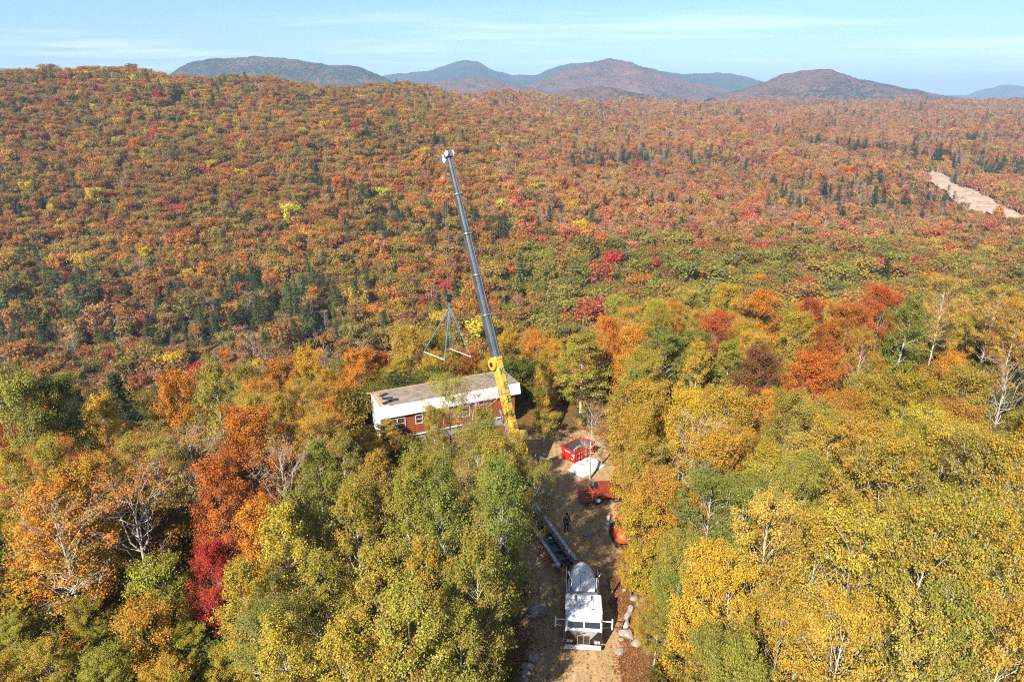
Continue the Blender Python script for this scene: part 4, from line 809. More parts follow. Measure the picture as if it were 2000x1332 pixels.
    dk = MB().tube([(side * 0.44, -0.05, cuts[1] - 0.62), (side * 0.68, -0.05, cuts[1] - 0.62)], 0.58, 24).build('hose_reel', M['yellow'], boom, bevel=0.03)
    MB().tube([(side * 0.69, -0.05, cuts[1] - 0.62), (side * 0.72, -0.05, cuts[1] - 0.62)], 0.24, 16).build('reel_hub', M['black'], boom)
    rx = w.cross(n); off = 0.08 if rx.dot(Vector((1, 0, 0))) > 0 else -0.08
    for ch, y in zip('KEELER', (726, 754, 780, 806, 832, 858)):
        text('letter', ch, 0.92, M['green'], boom, frame((rx.dot(s) * 0.06, 0.463, t_at(y)), (rx.dot(s), 0, 0), (0, 0, 1), (0, 1, 0)), 0.006)
    MB().tube([(side * 0.3, -0.3, 1.2), (side * 0.52, -0.62, 5.0)], 0.16, 12).build('lift_cylinder', M['steel'], boom)
    hd = MB().box((0, 0.05, LB + 0.15), (0.62, 0.75, 0.5), bev=0.05).build('boom_head', M['iron'], boom)
    ty = -1.0
    MB().box((0, -0.75, LB + 0.1), (0.3, 1.0, 0.3), bev=0.04).build('head_arm', M['iron'], boom)
    for x, y, z in ((-0.34, 0.3, 0.2), (0.34, 0.3, 0.2), (0.2, -1.15, 0.25), (-0.2, -0.55, -0.15)): MB().tube([(x - 0.05, y, LB + z), (x + 0.05, y, LB + z)], 0.28, 18).build('sheave', M['white'], boom, bevel=0.02)
    MB().tube([(0.45, 0.2, LB * 0.2), (0.45, 0.15, LB * 0.98)], 0.018, 5).build('hose', M['black'], boom)
    for t in cuts[1:6]: MB().box((-side * 0.5, 0.1, t), (0.16, 0.1, 0.1)).build('rope_guide', M['steel'], boom)
    # hanging tackle
    hp = tip - n * 0.75 - w * 0.1; bz = atY(878, 585, hp.y).z
    hb = empty('hook_block', (hp.x, hp.y, bz), 0, 'black hook block hanging on ropes above the blue slings', 'hook block')
    MB().loft([[(x * q, y * q, z) for x, y in ((-.22, -.13), (.22, -.13), (.22, .13), (-.22, .13))] for z, q in ((0.75, 0.5), (0.6, 1), (0.0, 1.1), (-0.3, 0.6))]).build('block', M['black'], hb)
    MB().tube([(0.02, 0, -0.28), (0.02, 0, -0.55), (0.14, 0, -0.72), (0.05, 0, -0.86), (-0.1, 0, -0.76)], 0.05, 8).build('hook', M['iron'], hb)
    for x in (-0.12, 0.12): MB().tube([(x, 0, 0.6), (x * 0.8, 0, hp.z - bz - 0.2)], 0.02, 5).build('rope', M['iron'], hb)
    hp2 = tip - n * 1.3 + w * 0.1; q = atY(866, 352, hp2.y)
    ball = empty('headache_ball', (q.x, hp2.y, q.z), 0, 'orange ball and hook hanging below the boom tip', 'crane hook')
    b = MB(); b.loft([[(r * math.cos(a), r * math.sin(a), z) for a in [k * math.pi / 7 for k in range(14)]] for r, z in ((0.05, 0.5), (0.16, 0.4), (0.3, 0.22), (0.34, 0.0), (0.26, -0.22), (0.1, -0.36))]); b.build('ball', M['orange'], ball, True)
    MB().tube([(0, 0, -0.33), (0, 0, -0.6), (0.14, 0, -0.8), (0.05, 0, -0.98), (-0.12, 0, -0.86)], 0.07, 8).build('hook', M['rust'], ball); MB().tube([(0, 0, 0.45), (0.1, 0, hp2.z - q.z)], 0.012, 5).build('rope', M['iron'], ball)
    zs = bz - 5.6
    c = [G(828, 687, zs), G(868, 703, zs), G(879, 681, zs), G(920, 697, zs)]; ctr = Vector((hp.x, hp.y, zs)); mid = (c[0] + c[1] + c[2] + c[3]) / 4; c = [p + (ctr - mid) * 0.0 for p in c]
    sp = empty('spreader_rigging', (hp.x, hp.y, zs), 0, 'blue lifting slings with two white spreader bars hanging over the cabin', 'rigging'); top = Vector((0, 0, bz - 0.8 - zs))
    for p in c: MB().tube([top, p - ctr], 0.036, 6).build('sling', M['sling'], sp)
    for a, b2 in ((0, 1), (2, 3)):
        MB().tube([c[a] - ctr, c[b2] - ctr], 0.038, 8).build('spreader_bar', M['white'], sp)
    for p in c: MB().tube([p - ctr, p - ctr - Vector((0, 0, 0.45))], 0.03, 6).build('shackle', M['steel'], sp)
build_crane()

# ---------------------------------------------------------------- tractor truck and trailer
def build_truck():
    p = G(1138.5, 1265, 0.35); root = empty('cabover_truck', (p.x, p.y, 0.05), -R_(4.5), 'white cab-over tractor truck facing down the dirt road', 'truck')
    prof = [(0.10, 0.62), (0.0, 0.7), (-0.02, 1.80), (0.04, 1.90), (0.24, 2.42), (0.34, 2.60), (2.30, 2.80), (2.36, 2.70), (2.36, 0.75)]
    xs = [(-1.22, 0.04), (-1.18, 0.0), (1.18, 0.0), (1.22, 0.04)]
    MB().loft([[(x, y + (i if y < 1 else -i), z - (i if z > 2 else -i)) for y, z in prof] for x, i in xs]).build('cab', M['white'], root, bevel=0.025)
    for s in (-1, 1):
        f = lambda a, b: [(s * x, y, z) for x, y, z in ((0.05, 0.065 + a, 1.835), (1.08, 0.085 + a, 1.835), (1.04, 0.325 + a, 2.43), (0.05, 0.305 + a, 2.43))]
        m = MB(); q = [(s * 0.05, 0.035, 1.93), (s * 1.09, 0.035, 1.93), (s * 1.05, 0.225, 2.41), (s * 0.05, 0.225, 2.41)]; m.loft([q, [(x, y - 0.02, z + 0.012) for x, y, z in q]]); m.build('windshield', M['glass'], root)
        MB().tube([(s * 0.25, 0.02, 1.83), (s * 0.62, 0.0, 1.92)], 0.012, 5).build('wiper', M['black'], root)
        m = MB(); q = [(s * 1.19, -0.03, 0.74), (s * 1.19, -0.04, 1.68), (s * 0.98, -0.04, 1.74), (s * 0.40, -0.03, 1.0), (s * 0.40, -0.03, 0.74)]; m.loft([q, [(x, y - 0.016, z) for x, y, z in q]]); m.build('black_panel', M['black'], root)
        hl = MB().box((s * 0.92, -0.06, 0.92), (0.42, 0.05, 0.2), bev=0.015).build('headlight', M['chrome'], root)
        for k in (-0.1, 0.1): MB().tube([(s * 0.92 + k, -0.083, 0.92), (s * 0.92 + k, -0.1, 0.92)], 0.075, 12).build('lens', M['lettering'], hl)
        MB().box((s * 1.235, 1.25, 1.75), (0.03, 1.15, 1.7), bev=0.02).build('door', M['white'], root); MB().box((s * 1.255, 1.2, 2.15), (0.012, 0.85, 0.55)).build('side_window', M['glass'], root)
        mr = MB().tube([(s * 1.2, 0.35, 2.3), (s * 1.86, 0.30, 2.32)], 0.035, 6).build('mirror_arm', M['white'], root); MB().box((s * 1.88, 0.30, 2.12), (0.10, 0.18, 0.78), bev=0.03).build('mirror', M['white'], mr); MB().tube([(s * 1.2, 0.5, 1.6), (s * 1.86, 0.34, 1.85)], 0.02, 5).build('mirror_brace', M['chrome'], mr)
        st = MB().tube([(s * 0.86, 2.58, 0.9), (s * 0.86, 2.58, 3.75), (s * 0.90, 2.58, 3.95), (s * 1.12, 2.60, 4.35)], [0.095, 0.095, 0.095, 0.09], 12).build('exhaust_stack', M['chrome'], root, True)
        MB().tube([(s * 0.86, 2.58, 1.4), (s * 0.86, 2.58, 2.6)], 0.125, 12).build('heat_shield', M['steel'], st)
        MB().tube([(s * 1.02, 2.7, 0.75), (s * 1.02, 4.4, 0.75)], 0.33, 16).build('fuel_tank', M['chrome'], root, bevel=0.04)
        MB().box((s * 1.30, 0.95, 0.62), (0.05, 1.3, 0.3), bev=0.01).build('step', M['silver'], root)
    m = MB(); q = [(-0.97, -0.045, 1.76), (0.97, -0.045, 1.76), (0.40, -0.035, 0.99), (-0.40, -0.035, 0.99)]; m.loft([q, [(x, y - 0.008, z) for x, y, z in q]]); m.build('silver_panel', M['silver'], root)
    MB().box((0, -0.04, 1.835), (2.42, 0.09, 0.11), bev=0.03).build('belt_trim', M['white'], root)
    gr = MB()
    for a, b, c, e in ((-0.42, 0.42, 1.40, 1.47), (-0.42, 0.42, 0.68, 0.73), (-0.42, -0.36, 0.73, 1.40), (0.36, 0.42, 0.73, 1.40), (-0.03, 0.03, 0.73, 1.40)): gr.box(((a + b) / 2, -0.085, (c + e) / 2), (b - a, 0.06, e - c))
    g = gr.build('grille', M['chrome'], root)
    for s in (-1, 1): MB().box((s * 0.195, -0.068, 1.065), (0.325, 0.02, 0.66)).build('grille_screen', M['black'], g)
    for s in (-1, 1):
        for k in range(5): MB().box((s * 0.195 - 0.12 + k * 0.06, -0.085, 1.065), (0.014, 0.014, 0.64)).build('grille_bar', M['iron'], g)
    em = MB(); em.loft([[(0.14 * math.cos(a), y, 1.60 + 0.055 * math.sin(a)) for a in [k * math.pi / 10 for k in range(20)]] for y in (-0.05, -0.075)]); em.build('emblem', M['emblem'], root)
    MB().box((0, -0.12, 0.50), (2.40, 0.16, 0.28), bev=0.04).build('bumper', M['white'], root); MB().box((0, -0.03, 0.33), (2.3, 0.05, 0.22)).build('air_dam', M['wood'], root)
    lp = MB().box((-0.86, -0.207, 0.52), (0.32, 0.012, 0.15)).build('licence_plate', M['lettering'], root)
    for x in (-0.1, 0.1): MB().box((-0.86 + x, -0.216, 0.52), (0.05, 0.008, 0.1)).build('plate_mark', M['black'], lp)
    for k in range(11): MB().loft([[(-1.02 + k * 0.204 + x, 1.15 + y, 2.675 + z) for x, y, z in ((-.03, 0, 0), (.03, 0, 0), (.02, 0.02, 0.075), (-.02, 0.02, 0.075))], [(-1.02 + k * 0.204 + x, 1.33 + y, 2.69 + z) for x, y, z in ((-.02, 0, 0), (.02, 0, 0), (.01, 0, 0.02), (-.01, 0, 0.02))]]).build('marker_light', M['amber'], root)
    MB().loft([[(x, 0.42, 2.60), (x, 0.36, 2.635), (x, -0.02, 2.50), (x, 0.0, 2.46)] for x in (-1.12, 1.12)]).build('sun_visor', M['white'], root)
    MB().box((0, 2.30, 2.90), (1.92, 0.16, 0.13), bev=0.03).build('rear_bar', M['iron'], root); MB().box((0.62, 0.98, 2.69), (0.22, 0.05, 0.04)).build('roof_vent', M['black'], root)
    MB().tube([(-0.25, 2.2, 2.82), (-0.25, 2.2, 4.3)], 0.016, 5).build('antenna', M['black'], root)
    for y in (0.95, 1.75): MB().box((0, y, 2.664 + (y - 0.34) * 0.102), (2.3, 0.012, 0.012)).build('roof_seam', M['iron'], root)
    for s in (-1, 1): MB().tube([(s * 0.55, 1.55, 2.80), (s * 0.55, 2.1, 2.86)], [0.085, 0.05], 10).build('air_horn', M['chrome'], root)
    # white rounded fairing over the back of the tractor
    secs = []
    for y, hwid, zt, e in ((2.72, 1.13, 2.55, 5), (3.4, 1.15, 2.6, 5), (4.6, 1.10, 2.55, 4), (5.6, 0.98, 2.42, 3.4), (6.3, 0.78, 2.25, 3), (6.7, 0.50, 2.1, 2.6), (7.15, 0.22, 1.7, 2.2)):
        pts = []
        for k in range(24):
            a = math.pi * k / 23; c, s_ = math.cos(a), math.sin(a); pts.append((hwid * math.copysign(abs(c) ** (2 / e), c), y, 0.95 + (zt - 0.95) * abs(s_) ** (2 / e)))
        secs.append(pts)
    fa = MB().loft(secs).build('rear_fairing', M['tarp'], root, True)
    for s in (-1, 1): MB().add([(s * 1.14, 3.2, 1.0), (s * 1.17, 5.9, 1.0), (s * 1.14, 6.2, 1.95), (s * 1.14, 3.2, 2.0), (s * 1.18, 3.2, 1.0), (s * 1.21, 5.9, 1.0), (s * 1.18, 6.2, 1.95), (s * 1.18, 3.2, 2.0)], [(0, 1, 2, 3), (4, 5, 6, 7), (0, 1, 5, 4), (1, 2, 6, 5), (2, 3, 7, 6), (3, 0, 4, 7)]).build('side_skirt', M['tarp'], fa)
    MB().tube([(-0.3, 5.0, 2.52), (-0.05, 5.0, 2.53), (0.25, 5.0, 2.52)], 0.015, 5).build('tie_strap', M['rust'], fa)
    MB().box((0, 4.2, 0.75), (0.85, 7.4, 0.3)).build('chassis', M['black'], root)
    wh = None
    for y in (1.35, 5.1, 6.4):
        for s in (-1, 1):
            if wh is None: wh = MB().tube([(-0.15, 0, 0), (0.15, 0, 0)], 0.52, 22).build('wheel', M['rubber'], root, bevel=0.04); rm = MB().tube([(-0.165, 0, 0), (0.165, 0, 0)], 0.27, 16).build('rim', M['chrome'], wh); w = wh
            else: w = link('wheel', wh.data, root); link('rim', rm.data, w)
            w.location = (s * 1.03, y, 0.53)
build_truck()
def build_trailer():
    a = G(1125, 1094, 1.1); b = G(1047, 987, 1.1); d = (b - a).normalized(); Ln = 14.5; rz = math.atan2(d.y, d.x) - math.pi / 2
    sx = Vector((-d.y, d.x, 0)); gap = 1.5; o = a + sx * gap / 2
    root = empty('flatbed_trailer', (o.x, o.y, 0.05), rz, 'empty black frame trailer with two steel rails behind the truck', 'trailer')
    for s in (-1, 1):
        r = MB().box((s * gap / 2, Ln / 2 + (0.0 if s > 0 else -0.15), 1.05), (0.26, Ln, 0.16), bev=0.02).build('rail', M['rail'], root)
        for k in range(24): MB().box((s * gap / 2, 0.4 + k * 0.6, 1.134), (0.075, 0.12, 0.01)).build('bolt_hole', M['black'], r)
        MB().box((s * 0.42, Ln / 2, 0.8), (0.14, Ln - 0.2, 0.34)).build('main_beam', M['black'], root)
    for k in range(12): MB().box((0, 0.6 + k * 1.2, 0.88), (gap - 0.3, 0.12, 0.12)).build('crossmember', M['black'], root)
    MB().box((0, 3.6, 0.74), (gap - 0.3, 7.0, 0.05)).build('deck_plate', M['black'], root)
    MB().tube([(0.15, 3.6, 0.78), (0.15, 3.6, 0.86)], 0.16, 14).build('king_pin_cap', M['steel'], root)
    wh = None
    for y in (9.5, 10.7, 11.9):
        for s in (-1, 1):
            if wh is None: wh = MB().tube([(-0.22, 0, 0), (0.22, 0, 0)], 0.45, 20).build('wheel', M['rubber'], root, bevel=0.04); w = wh
            else: w = link('wheel', wh.data, root)
            w.location = (s * 1.0, y, 0.46)
    for s in (-1, 1): MB().box((s * 0.5, 0.7, 0.4), (0.12, 0.12, 0.75)).build('landing_leg', M['iron'], root)
build_trailer()

# ---------------------------------------------------------------- yard: dumpster, sheeted pile, machines, worker
def build_dumpster():
    B = G(1122, 907); root = empty('dumpster', (B.x, B.y, 0.05), R_(43), 'open red roll-off dumpster with white lettering in the yard', 'dumpster'); L, W, H = 3.0, 1.85, 1.15
    MB().box((L / 2, W / 2, 0.16), (L - 0.1, W - 0.1, 0.12)).build('floor', M['iron'], root)
    for nm, c, d in (('side_wall', (L / 2, 0.03, H / 2 + 0.1), (L, 0.06, H)), ('side_wall', (L / 2, W - 0.03, H / 2 + 0.1), (L, 0.06, H)), ('end_wall', (0.03, W / 2, H / 2 + 0.1), (0.06, W - 0.125, H - 0.004)), ('end_wall', (L - 0.03, W / 2, H / 2 + 0.1), (0.06, W - 0.125, H - 0.004))): MB().box(c, d).build(nm, M['red'], root)
    for c, d in (((L / 2, 0.07, H / 2 + 0.1), (L - 0.2, 0.01, H - 0.15)), ((L / 2, W - 0.07, H / 2 + 0.1), (L - 0.2, 0.01, H - 0.15)), ((L - 0.07, W / 2, H / 2 + 0.1), (0.01, W - 0.2, H - 0.15)), ((0.07, W / 2, H / 2 + 0.1), (0.01, W - 0.2, H - 0.15))): MB().box(c, d).build('liner', M['iron'], root)
    for c, d in (((L / 2, 0.0, H + 0.13), (L + 0.1, 0.14, 0.1)), ((L / 2, W, H + 0.13), (L + 0.1, 0.14, 0.1)), ((0, W / 2, H + 0.128), (0.14, W - 0.145, 0.1)), ((L, W / 2, H + 0.128), (0.14, W - 0.145, 0.1))): MB().box(c, d, bev=0.02).build('top_rail', M['red'], root)
    for k in range(6): MB().box((0.25 + k * (L - 0.5) / 5, -0.04, H / 2 + 0.08), (0.1, 0.09, H - 0.1), bev=0.015).build('rib', M['red'], root)
    for y in (0.55, 1.35): MB().box((-0.035, y, H / 2 + 0.06), (0.08, 0.08, H - 0.1), bev=0.015).build('rib', M['rust'], root)
    for x, y in ((0, 0), (L, W), (0, W), (L, 0)): MB().box((x, y, H + 0.28), (0.08, 0.08, 0.2)).build('corner_post', M['iron'], root)
    # white painted lettering and arrow, too small to read in the photograph
    def mark(c, d): MB().box(c, d).build('lettering', M['lettering'], root)
    for k in range(8): mark((-0.008, 1.42 - k * 0.125, H - 0.1), (0.012, 0.075 + 0.02 * (k % 3), 0.13))
    for k in range(5): mark((-0.008, 0.62 - k * 0.1, H - 0.72), (0.012, 0.07, 0.09))
    m = MB(); m.add([(-0.012, 0.46, H - 0.25), (-0.012, 0.04, H - 0.1), (-0.012, 0.1, H - 0.55)], [(0, 1, 2)]); m.build('arrow', M['lettering'], root)
    mark((-0.008, 1.86, H - 0.45), (0.012, 0.16, 0.09))
    for r, z in ((0, H - 0.2), (1, H - 0.65)):
        for k in range(9): mark((0.42 + k * 0.3, -0.006, z), (0.12 + 0.05 * (k % 2), 0.012, 0.24))
    for k in range(5): mark((0.45 + k * 0.3, -0.006, 0.35), (0.16, 0.012, 0.07))
    w = MB(); r = random.Random(3)
    root2 = empty('timber_scrap', (0, 0, 0), 0, 'tan timber offcuts lying inside the red dumpster', 'timber'); root2.location = root.location; root2.rotation_euler = root.rotation_euler
    for k in range(9): MB().box((r.uniform(0.9, L - 0.9), r.uniform(0.65, W - 0.65), 0.3 + k * 0.07), (r.uniform(0.6, 1.3), 0.16, 0.05), r.uniform(-0.35, 0.35)).build('board', M['wood'], root2)
build_dumpster()
def build_pile():
    p = G(1146, 915); root = empty('sheeted_pile', (p.x, p.y, 0.05), R_(43), 'white plastic sheeting over a stack beside the red dumpster', 'covered stack')
    n = 34; u = np.linspace(-1, 1, n); U, V = np.meshgrid(u, u, indexing='ij'); h = 0.62 * (1 - sm(0.66, 0.95, np.maximum(np.abs(U), np.abs(V)))) + 0.05 + 0.09 * wav(U, V, 0.17) + 0.05 * wav(U, V, 0.05, 2)
    flare = 1 + 0.05 * wav(U, V, 0.12, 4); P = np.stack([U * 1.75 * flare, V * 1.0 * flare, np.maximum(h, 0.02)], -1).reshape(-1, 3)
    o = link('sheet', np_mesh('sheet', P, grid_faces(n, n), [M['tarp']], True), root); MB().box((0, 0, 0.26), (2.0, 1.1, 0.5)).build('stack', M['wood'], root)
    for x in (-0.8, 0.1, 0.9): MB().box((x, 0.05, 0.78 if x < 0.5 else 0.74), (0.5, 0.12, 0.06), x).build('weight_board', M['wood'], root)
build_pile()
def build_lift():
    p = G(1158, 982); root = empty('boom_lift', (p.x, p.y, 0.05), R_(12), 'dark red boom lift with railed basket parked in tree shade', 'boom lift')
    MB().box((1.2, 0.5, 0.62), (2.6, 1.5, 0.4), bev=0.06).build('chassis', M['rust'], root); MB().box((1.5, 0.55, 1.15), (1.7, 1.1, 0.7), bev=0.12).build('turret', M['rust'], root); MB().box((0.9, 0.95, 1.2), (0.9, 0.5, 0.5), bev=0.05).build('engine_cover', M['black'], root)
    wh = None
    for x in (0.35, 2.1):
        for y in (-0.3, 1.3):
            if wh is None: wh = MB().tube([(0, -0.16, 0), (0, 0.16, 0)], 0.42, 20).build('wheel', M['rubber'], root, bevel=0.04); rm = MB().tube([(0, -0.18, 0), (0, 0.18, 0)], 0.2, 12).build('rim', M['lettering'], wh); w = wh
            else: w = link('wheel', wh.data, root); link('rim', rm.data, w)
            w.location = (x, y, 0.43)
    MB().box((0, 0, 0), (0.26, 3.6, 0.3), bev=0.03).build('boom', M['rust'], root).matrix_local = Matrix.Translation((1.75, -1.5, 1.35)) @ Matrix.Rotation(R_(52), 4, 'Z') @ Matrix.Rotation(R_(-6), 4, 'X')
    bk = MB().box((-0.75, 0.3, 0.55), (0.95, 1.9, 0.08)).build('basket', M['rust'], root)
    for z in (1.05, 1.55):
        for a, b in (((-1.2, -0.65), (-0.3, -0.65)), ((-1.2, 1.25), (-0.3, 1.25)), ((-1.2, -0.65), (-1.2, 1.25)), ((-0.3, -0.65), (-0.3, 1.25))): MB().tube([(*a, z), (*b, z)], 0.03, 6).build('rail', M['orange'], bk)
    for x in (-1.2, -0.3):
        for y in (-0.65, 0.3, 1.25): MB().tube([(x, y, 0.55), (x, y, 1.57)], 0.028, 6).build('post', M['orange'], bk)
    MB().tube([(-0.3, 0.3, 0.7), (0.3, 0.3, 0.95)], 0.12, 8).build('jib', M['rust'], root)
build_lift()
def build_excavator():
    p = G(1208, 1066); root = empty('mini_excavator', (p.x + 0.3, p.y + 0.5, 0.05), R_(-78), 'orange compact excavator with a round tail under the roadside trees', 'excavator')
    for y in (-0.65, 0.65):
        t = MB(); t.loft([[(1.05 * math.copysign(abs(math.cos(a)) ** 0.6, math.cos(a)), yy, 0.32 + 0.3 * math.copysign(abs(math.sin(a)) ** 0.8, math.sin(a))) for a in [k * math.pi / 12 for k in range(24)]] for yy in (y - 0.18, y + 0.18)]); t.build('track', M['rubber'], root)
    MB().box((0, 0, 0.5), (1.2, 1.0, 0.35)).build('undercarriage', M['black'], root)
    def ring(z, k, x0): return [(x0 * (1 if False else 1) + 1.15 * k * (math.copysign(abs(math.cos(a)) ** 0.75, math.cos(a)) if math.cos(a) > 0 else 0.85 * math.cos(a)), 0.95 * k * math.copysign(abs(math.sin(a)) ** 0.8, math.sin(a)), z) for a in [q * math.pi / 16 for q in range(32)]]
    h = MB().loft([ring(0.72, 0.92, 0.25), ring(0.78, 1.0, 0.25), ring(1.25, 1.0, 0.25), ring(1.5, 0.93, 0.22), ring(1.66, 0.75, 0.15), ring(1.70, 0.4, 0.1)]).build('body', M['orange'], root, True)
    MB().box((-0.55, 0.25, 1.85), (0.85, 0.9, 0.9), bev=0.06).build('cab', M['black'], root); MB().box((-0.5, 0.25, 2.34), (1.05, 1.05, 0.1), bev=0.03).build('cab_roof', M['orange'], root)
    fr = frame((1.40, 0.1, 1.40), (0, 1, 0), (-0.35, 0, 0.937), (0.937, 0, 0.35)); pl = MB().box((0, 0, 0.0), (0.46, 0.46, 0.02)).build('plate', M['black'], root); pl.matrix_local = fr
    text('plate_text', 'KX', 0.2, M['lettering'], pl, Matrix.Translation((0, 0.1, 0.014)), 0.002); text('plate_text', '040', 0.2, M['lettering'], pl, Matrix.Translation((0, -0.11, 0.014)), 0.002)
    MB().tube([(-0.7, -0.35, 1.0), (-1.5, -0.35, 1.9), (-2.2, -0.35, 1.75)], [0.17, 0.15, 0.11], 4).build('arm', M['rust'], root); MB().tube([(-2.15, -0.35, 1.75), (-2.5, -0.35, 0.6)], [0.12, 0.09], 4).build('dipper', M['rust'], root)
    MB().loft([[(-2.75 + a, -0.65, 0.1 + b) for a, b in ((0, 0), (0.5, 0.05), (0.55, 0.5), (0.3, 0.55), (0.1, 0.3))], [(-2.75 + a, -0.05, 0.1 + b) for a, b in ((0, 0), (0.5, 0.05), (0.55, 0.5), (0.3, 0.55), (0.1, 0.3))]]).build('bucket', M['iron'], root)
    MB().box((-1.5, 0, 0.35), (0.08, 1.6, 0.4)).build('blade', M['rust'], root); root.scale = (0.85, 0.85, 0.85)
build_excavator()
def build_person():
    p = G(1106, 1038); root = empty('person', (p.x, p.y, 0.06), R_(200), 'person in dark clothes standing beside the trailer', 'person')
    J = dict(pel=(0, 0, .95, .15), wst=(0, 0, 1.1, .135), chs=(0, .01, 1.33, .165), nck=(0, .01, 1.5, .06), hd0=(0, .02, 1.58, .085), hd1=(0, .02, 1.70, .1), hd2=(0, .015, 1.77, .07),
             shl=(-.19, 0, 1.43, .07), ell=(-.28, -.02, 1.14, .048), wrl=(-.29, .1, .9, .035), hal=(-.29, .14, .8, .035), shr=(.19, 0, 1.43, .07), elr=(.30, .0, 1.15, .048), wrr=(.22, .18, 1.0, .035), har=(.16, .24, .97, .035),
             hpl=(-.1, 0, .88, .1), knl=(-.12, .03, .5, .066), anl=(-.13, -.01, .1, .045), tol=(-.14, .17, .04, .04), hpr=(.1, 0, .88, .1), knr=(.13, .05, .5, .066), anr=(.15, .02, .1, .045), tor=(.18, .19, .04, .04))
    E_ = 'pel-wst wst-chs chs-nck nck-hd0 hd0-hd1 hd1-hd2 chs-shl shl-ell ell-wrl wrl-hal chs-shr shr-elr elr-wrr wrr-har pel-hpl hpl-knl knl-anl anl-tol pel-hpr hpr-knr knr-anr anr-tor'.split()
    def skin(name, keys, edges, grow, mat, parent):
        ks = [k for k in J if k in keys]; me = bpy.data.meshes.new(name); me.from_pydata([J[k][:3] for k in ks], [tuple(ks.index(q) for q in e.split('-')) for e in edges if all(q in ks for q in e.split('-'))], []); me.materials.append(mat)
        o = link(name, me, parent); m = o.modifiers.new('skin', 'SKIN'); m.use_smooth_shade = True
        for i, k in enumerate(ks): v = me.skin_vertices[0].data[i]; r = J[k][3] + grow; v.radius = (r, r * (0.75 if k in ('pel', 'wst', 'chs') else 1)); v.use_root = (k == ks[0])
        o.modifiers.new('smooth', 'SUBSURF').levels = 1; o.modifiers['smooth'].render_levels = 1; return o
    skin('body', list(J), E_, 0, M['skin'], root)
    skin('jacket', ['wst', 'chs', 'shl', 'ell', 'wrl', 'shr', 'elr', 'wrr', 'pel'], E_, 0.018, M['cloth_dark'], root); skin('trousers', ['pel', 'hpl', 'knl', 'anl', 'hpr', 'knr', 'anr'], E_, 0.016, M['black'], root)
    for k in ('l', 'r'): a, b = J['an' + k], J['to' + k]; MB().tube([(a[0], a[1] - 0.06, 0.06), (a[0], a[1], 0.07), (b[0], b[1] - 0.02, 0.05), (b[0], b[1] + 0.04, 0.045)], [0.05, 0.062, 0.055, 0.035], 8).build('boot', M['rubber'], root, True)
    MB().loft([[(r * math.cos(a), 0.015 + r * 1.1 * math.sin(a), z) for a in [k * math.pi / 8 for k in range(16)]] for r, z in ((0.112, 1.70), (0.115, 1.74), (0.095, 1.81), (0.05, 1.845))]).build('cap', M['cloth_dark'], root, True)
    for x in (-0.036, 0.036): MB().tube([(x, 0.118, 1.675), (x, 0.126, 1.675)], 0.012, 6).build('eye', M['black'], root)
    MB().tube([(0, 0.11, 1.67), (0, 0.142, 1.635)], [0.008, 0.018], 6).build('nose', M['skin'], root)
build_person()

# ---------------------------------------------------------------- boulders, log, branches by the road
def rock(px, py, size, sy, sz, rz, label, seed, mat='rock'):
    bm = bmesh.new(); bmesh.ops.create_icosphere(bm, subdivisions=3, radius=1); r = random.Random(seed)
    planes = [(Vector((r.gauss(0, 1), r.gauss(0, 1), r.gauss(0, 1))).normalized(), r.uniform(0.62, 0.9)) for _ in range(11)]
    for v in bm.verts:
        for n, d in planes:
            k = v.co.dot(n)
            if k > d: v.co -= n * (k - d) * 0.9
        v.co *= 1 + 0.06 * math.sin(v.co.x * 7 + seed) * math.sin(v.co.y * 6 + v.co.z * 5)
    me = bpy.data.meshes.new('boulder'); bm.to_mesh(me); bm.free(); me.materials.append(M[mat]); o = link('boulder', me); p = G(px, py, size * sz * 0.3)
    o.location = (p.x, p.y, size * sz * 0.45 + max(0, gz(p.x, p.y)) * 0.5); o.scale = (size, size * sy, size * sz); o.rotation_euler = (r.uniform(-.2, .2), r.uniform(-.2, .2), rz)
    tag(o, label, 'boulder', 'boulders along the dirt road')
rock(1051, 1195, 0.82, 0.85, 0.75, 0.4, 'big pale boulder in dappled shade left of the truck', 1)
rock(1040, 1287, 0.48, 0.8, 0.7, 0.9, 'grey boulder fourth from the bottom on the left road edge', 2); rock(1030, 1303, 0.5, 0.7, 0.65, 0.2, 'tan boulder on the left road edge just above the flat whitish one', 3)
rock(1024, 1315, 0.46, 0.6, 0.55, 0.1, 'flat whitish boulder on the left road edge near the bottom', 4); rock(1019, 1331, 0.55, 0.8, 0.6, 1.2, 'rounded boulder at the very bottom of the left road edge', 5); rock(1048, 1285, 0.3, 0.7, 0.9, 0.5, 'small upright white boulder on the left road edge', 15)
rock(1224, 1239, 0.62, 0.75, 0.62, -0.6, 'biggest tan boulder right of the truck below the log', 6); rock(1243, 1256, 0.42, 0.8, 0.6, 0.3, 'white boulder to the right of the biggest tan boulder', 7); rock(1213, 1249, 0.2, 0.9, 0.7, 0, 'fist-like white stone below the biggest tan boulder', 8)
rock(1211, 1272, 0.42, 0.8, 0.4, 0.8, 'flat tan stone in the leaves by the right road edge', 9); rock(1238, 1169, 0.38, 0.7, 0.6, 0.5, 'pale stone at the upper end of the log', 10); rock(1254, 1172, 0.3, 0.8, 0.6, 0.5, 'pale stone right of the upper end of the log', 11)
rock(1247, 1182, 0.26, 0.8, 0.7, 0.2, 'small pale stone in the leaves right of the log', 12); rock(1219, 1152, 0.2, 0.8, 0.6, 0.2, 'small yellowish stone above the truck mirror shadow', 13); rock(1150, 1044, 0.62, 0.6, 0.35, 0.2, 'flat grey rock in shade between trailer and excavator', 14)
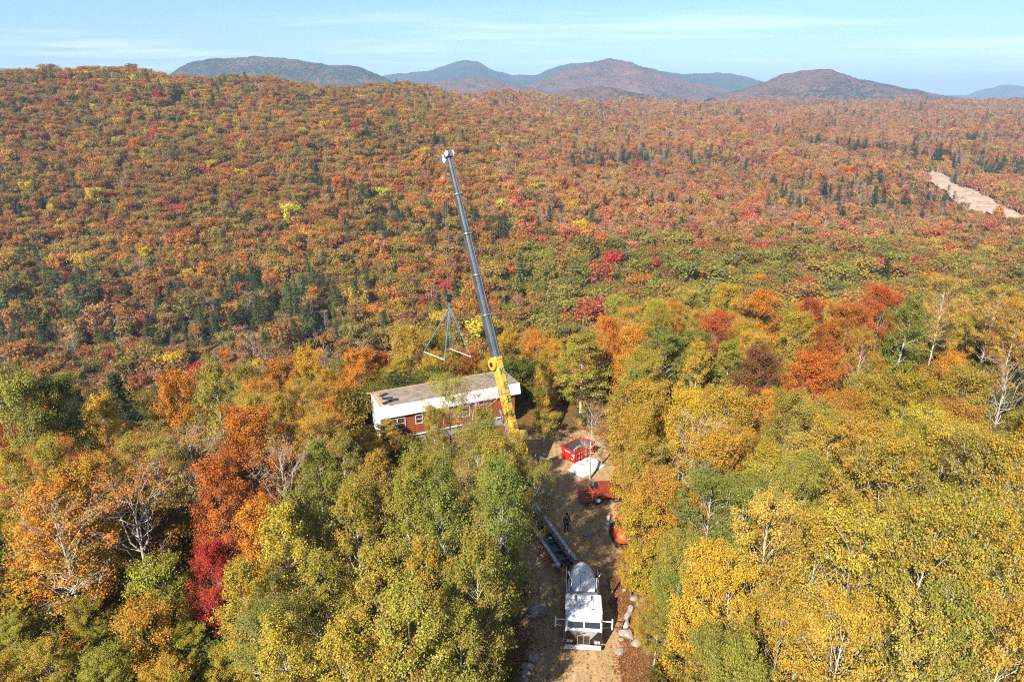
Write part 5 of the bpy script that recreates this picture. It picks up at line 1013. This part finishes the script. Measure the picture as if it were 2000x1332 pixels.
rock(1198, 1018, 0.8, 0.5, 0.5, -0.5, 'long pale rock above the orange excavator', 16); rock(1183, 1141, 0.25, 0.8, 0.6, 0.2, 'white stone in the shadow right of the truck fairing', 17); rock(1093, 850, 0.42, 0.7, 1.3, 0.2, 'upright pale rock at the back edge of the yard', 18)
rock(1200, 1262, 0.16, 0.8, 0.6, 0.2, 'tiny pale stone on the right road edge beside the flat stone', 19)
def logs():
    a, b = G(1232, 1184, 0.25), G(1219, 1226, 0.25); root = empty('fallen_log', a, 0, 'weathered grey log lying beside the road right of the truck', 'log'); pts = []; n = 9
    for i in range(n): f = i / (n - 1); pts.append((b - a) * f + Vector((0.06 * math.sin(f * 9), 0.05 * math.sin(f * 7), 0.03 * math.sin(f * 11))))
    MB().tube(pts, [0.2 + 0.05 * math.sin(i * 2.1) for i in range(n)], 10).build('stem', M['bark_bare'], root, True); MB().tube([pts[3], Vector(pts[3]) + Vector((0.3, 0.1, 0.35))], [0.07, 0.03], 6).build('stub', M['bark_bare'], root)
    for k, (p0, p1, lab) in enumerate((((1249, 1152), (1272, 1170), 'bare fallen branch on the bank above the log'), ((1004, 1205), (1018, 1190), 'thin pale branch on the ground left of the big boulder'))):
        a, b = G(*p0, 0.2), G(*p1, 0.12); o = MB().tube([(0, 0, 0), (b - a) * 0.5 + Vector((0, 0, 0.06)), b - a], [0.06, 0.05, 0.02], 6).build('fallen_branch', M['bark_bare'], None, True); o.location = a; tag(o, lab, 'branch')
logs()
for px, py, bx, by, kd, c, c2, w, words in ((1070, 826, 1068, 873, 'sapling', 'oliveg', 'gold', 2.6, 'dark-stemmed small tree standing alone in the yard'), (1141, 790, 1152, 936, 'bare', 'gold', 'olive', 4.0, 'tall grey bare trunk in front of the red dumpster'), (1238, 1000, 1241, 1170, 'sapling', 'gold', 'yelgreen', 3.0, 'slim golden tree between the excavator and the log')):
    b = G(bx, by); t = atY(px, py, b.y); o = tree(kd, b.x, b.y, 0.0, max(4, t.z), w, PAL[c], PAL[c2], ''); o['label'] = words

# ---------------------------------------------------------------- the air
def build_haze():
    me = bpy.data.meshes.new('haze'); bm = bmesh.new(); bmesh.ops.create_cube(bm, size=1); bm.to_mesh(me); bm.free()
    o = link('haze', me); o.scale = (33000, 33000, 590); o.location = (0, 0, 590 / 2 - 130); tag(o, 'thin blue autumn haze over the hills', None, None, 'stuff')
    m = bpy.data.materials.new('haze'); m.use_nodes = True; n = m.node_tree.nodes; n.clear(); out = n.new('ShaderNodeOutputMaterial'); v = n.new('ShaderNodeVolumePrincipled')
    v.inputs['Color'].default_value = (0.50, 0.73, 1.0, 1); v.inputs['Density'].default_value = HAZE; v.inputs['Anisotropy'].default_value = 0.0
    m.node_tree.links.new(v.outputs[0], out.inputs['Volume']); me.materials.append(m)
HAZE = 1.25e-4
build_haze()
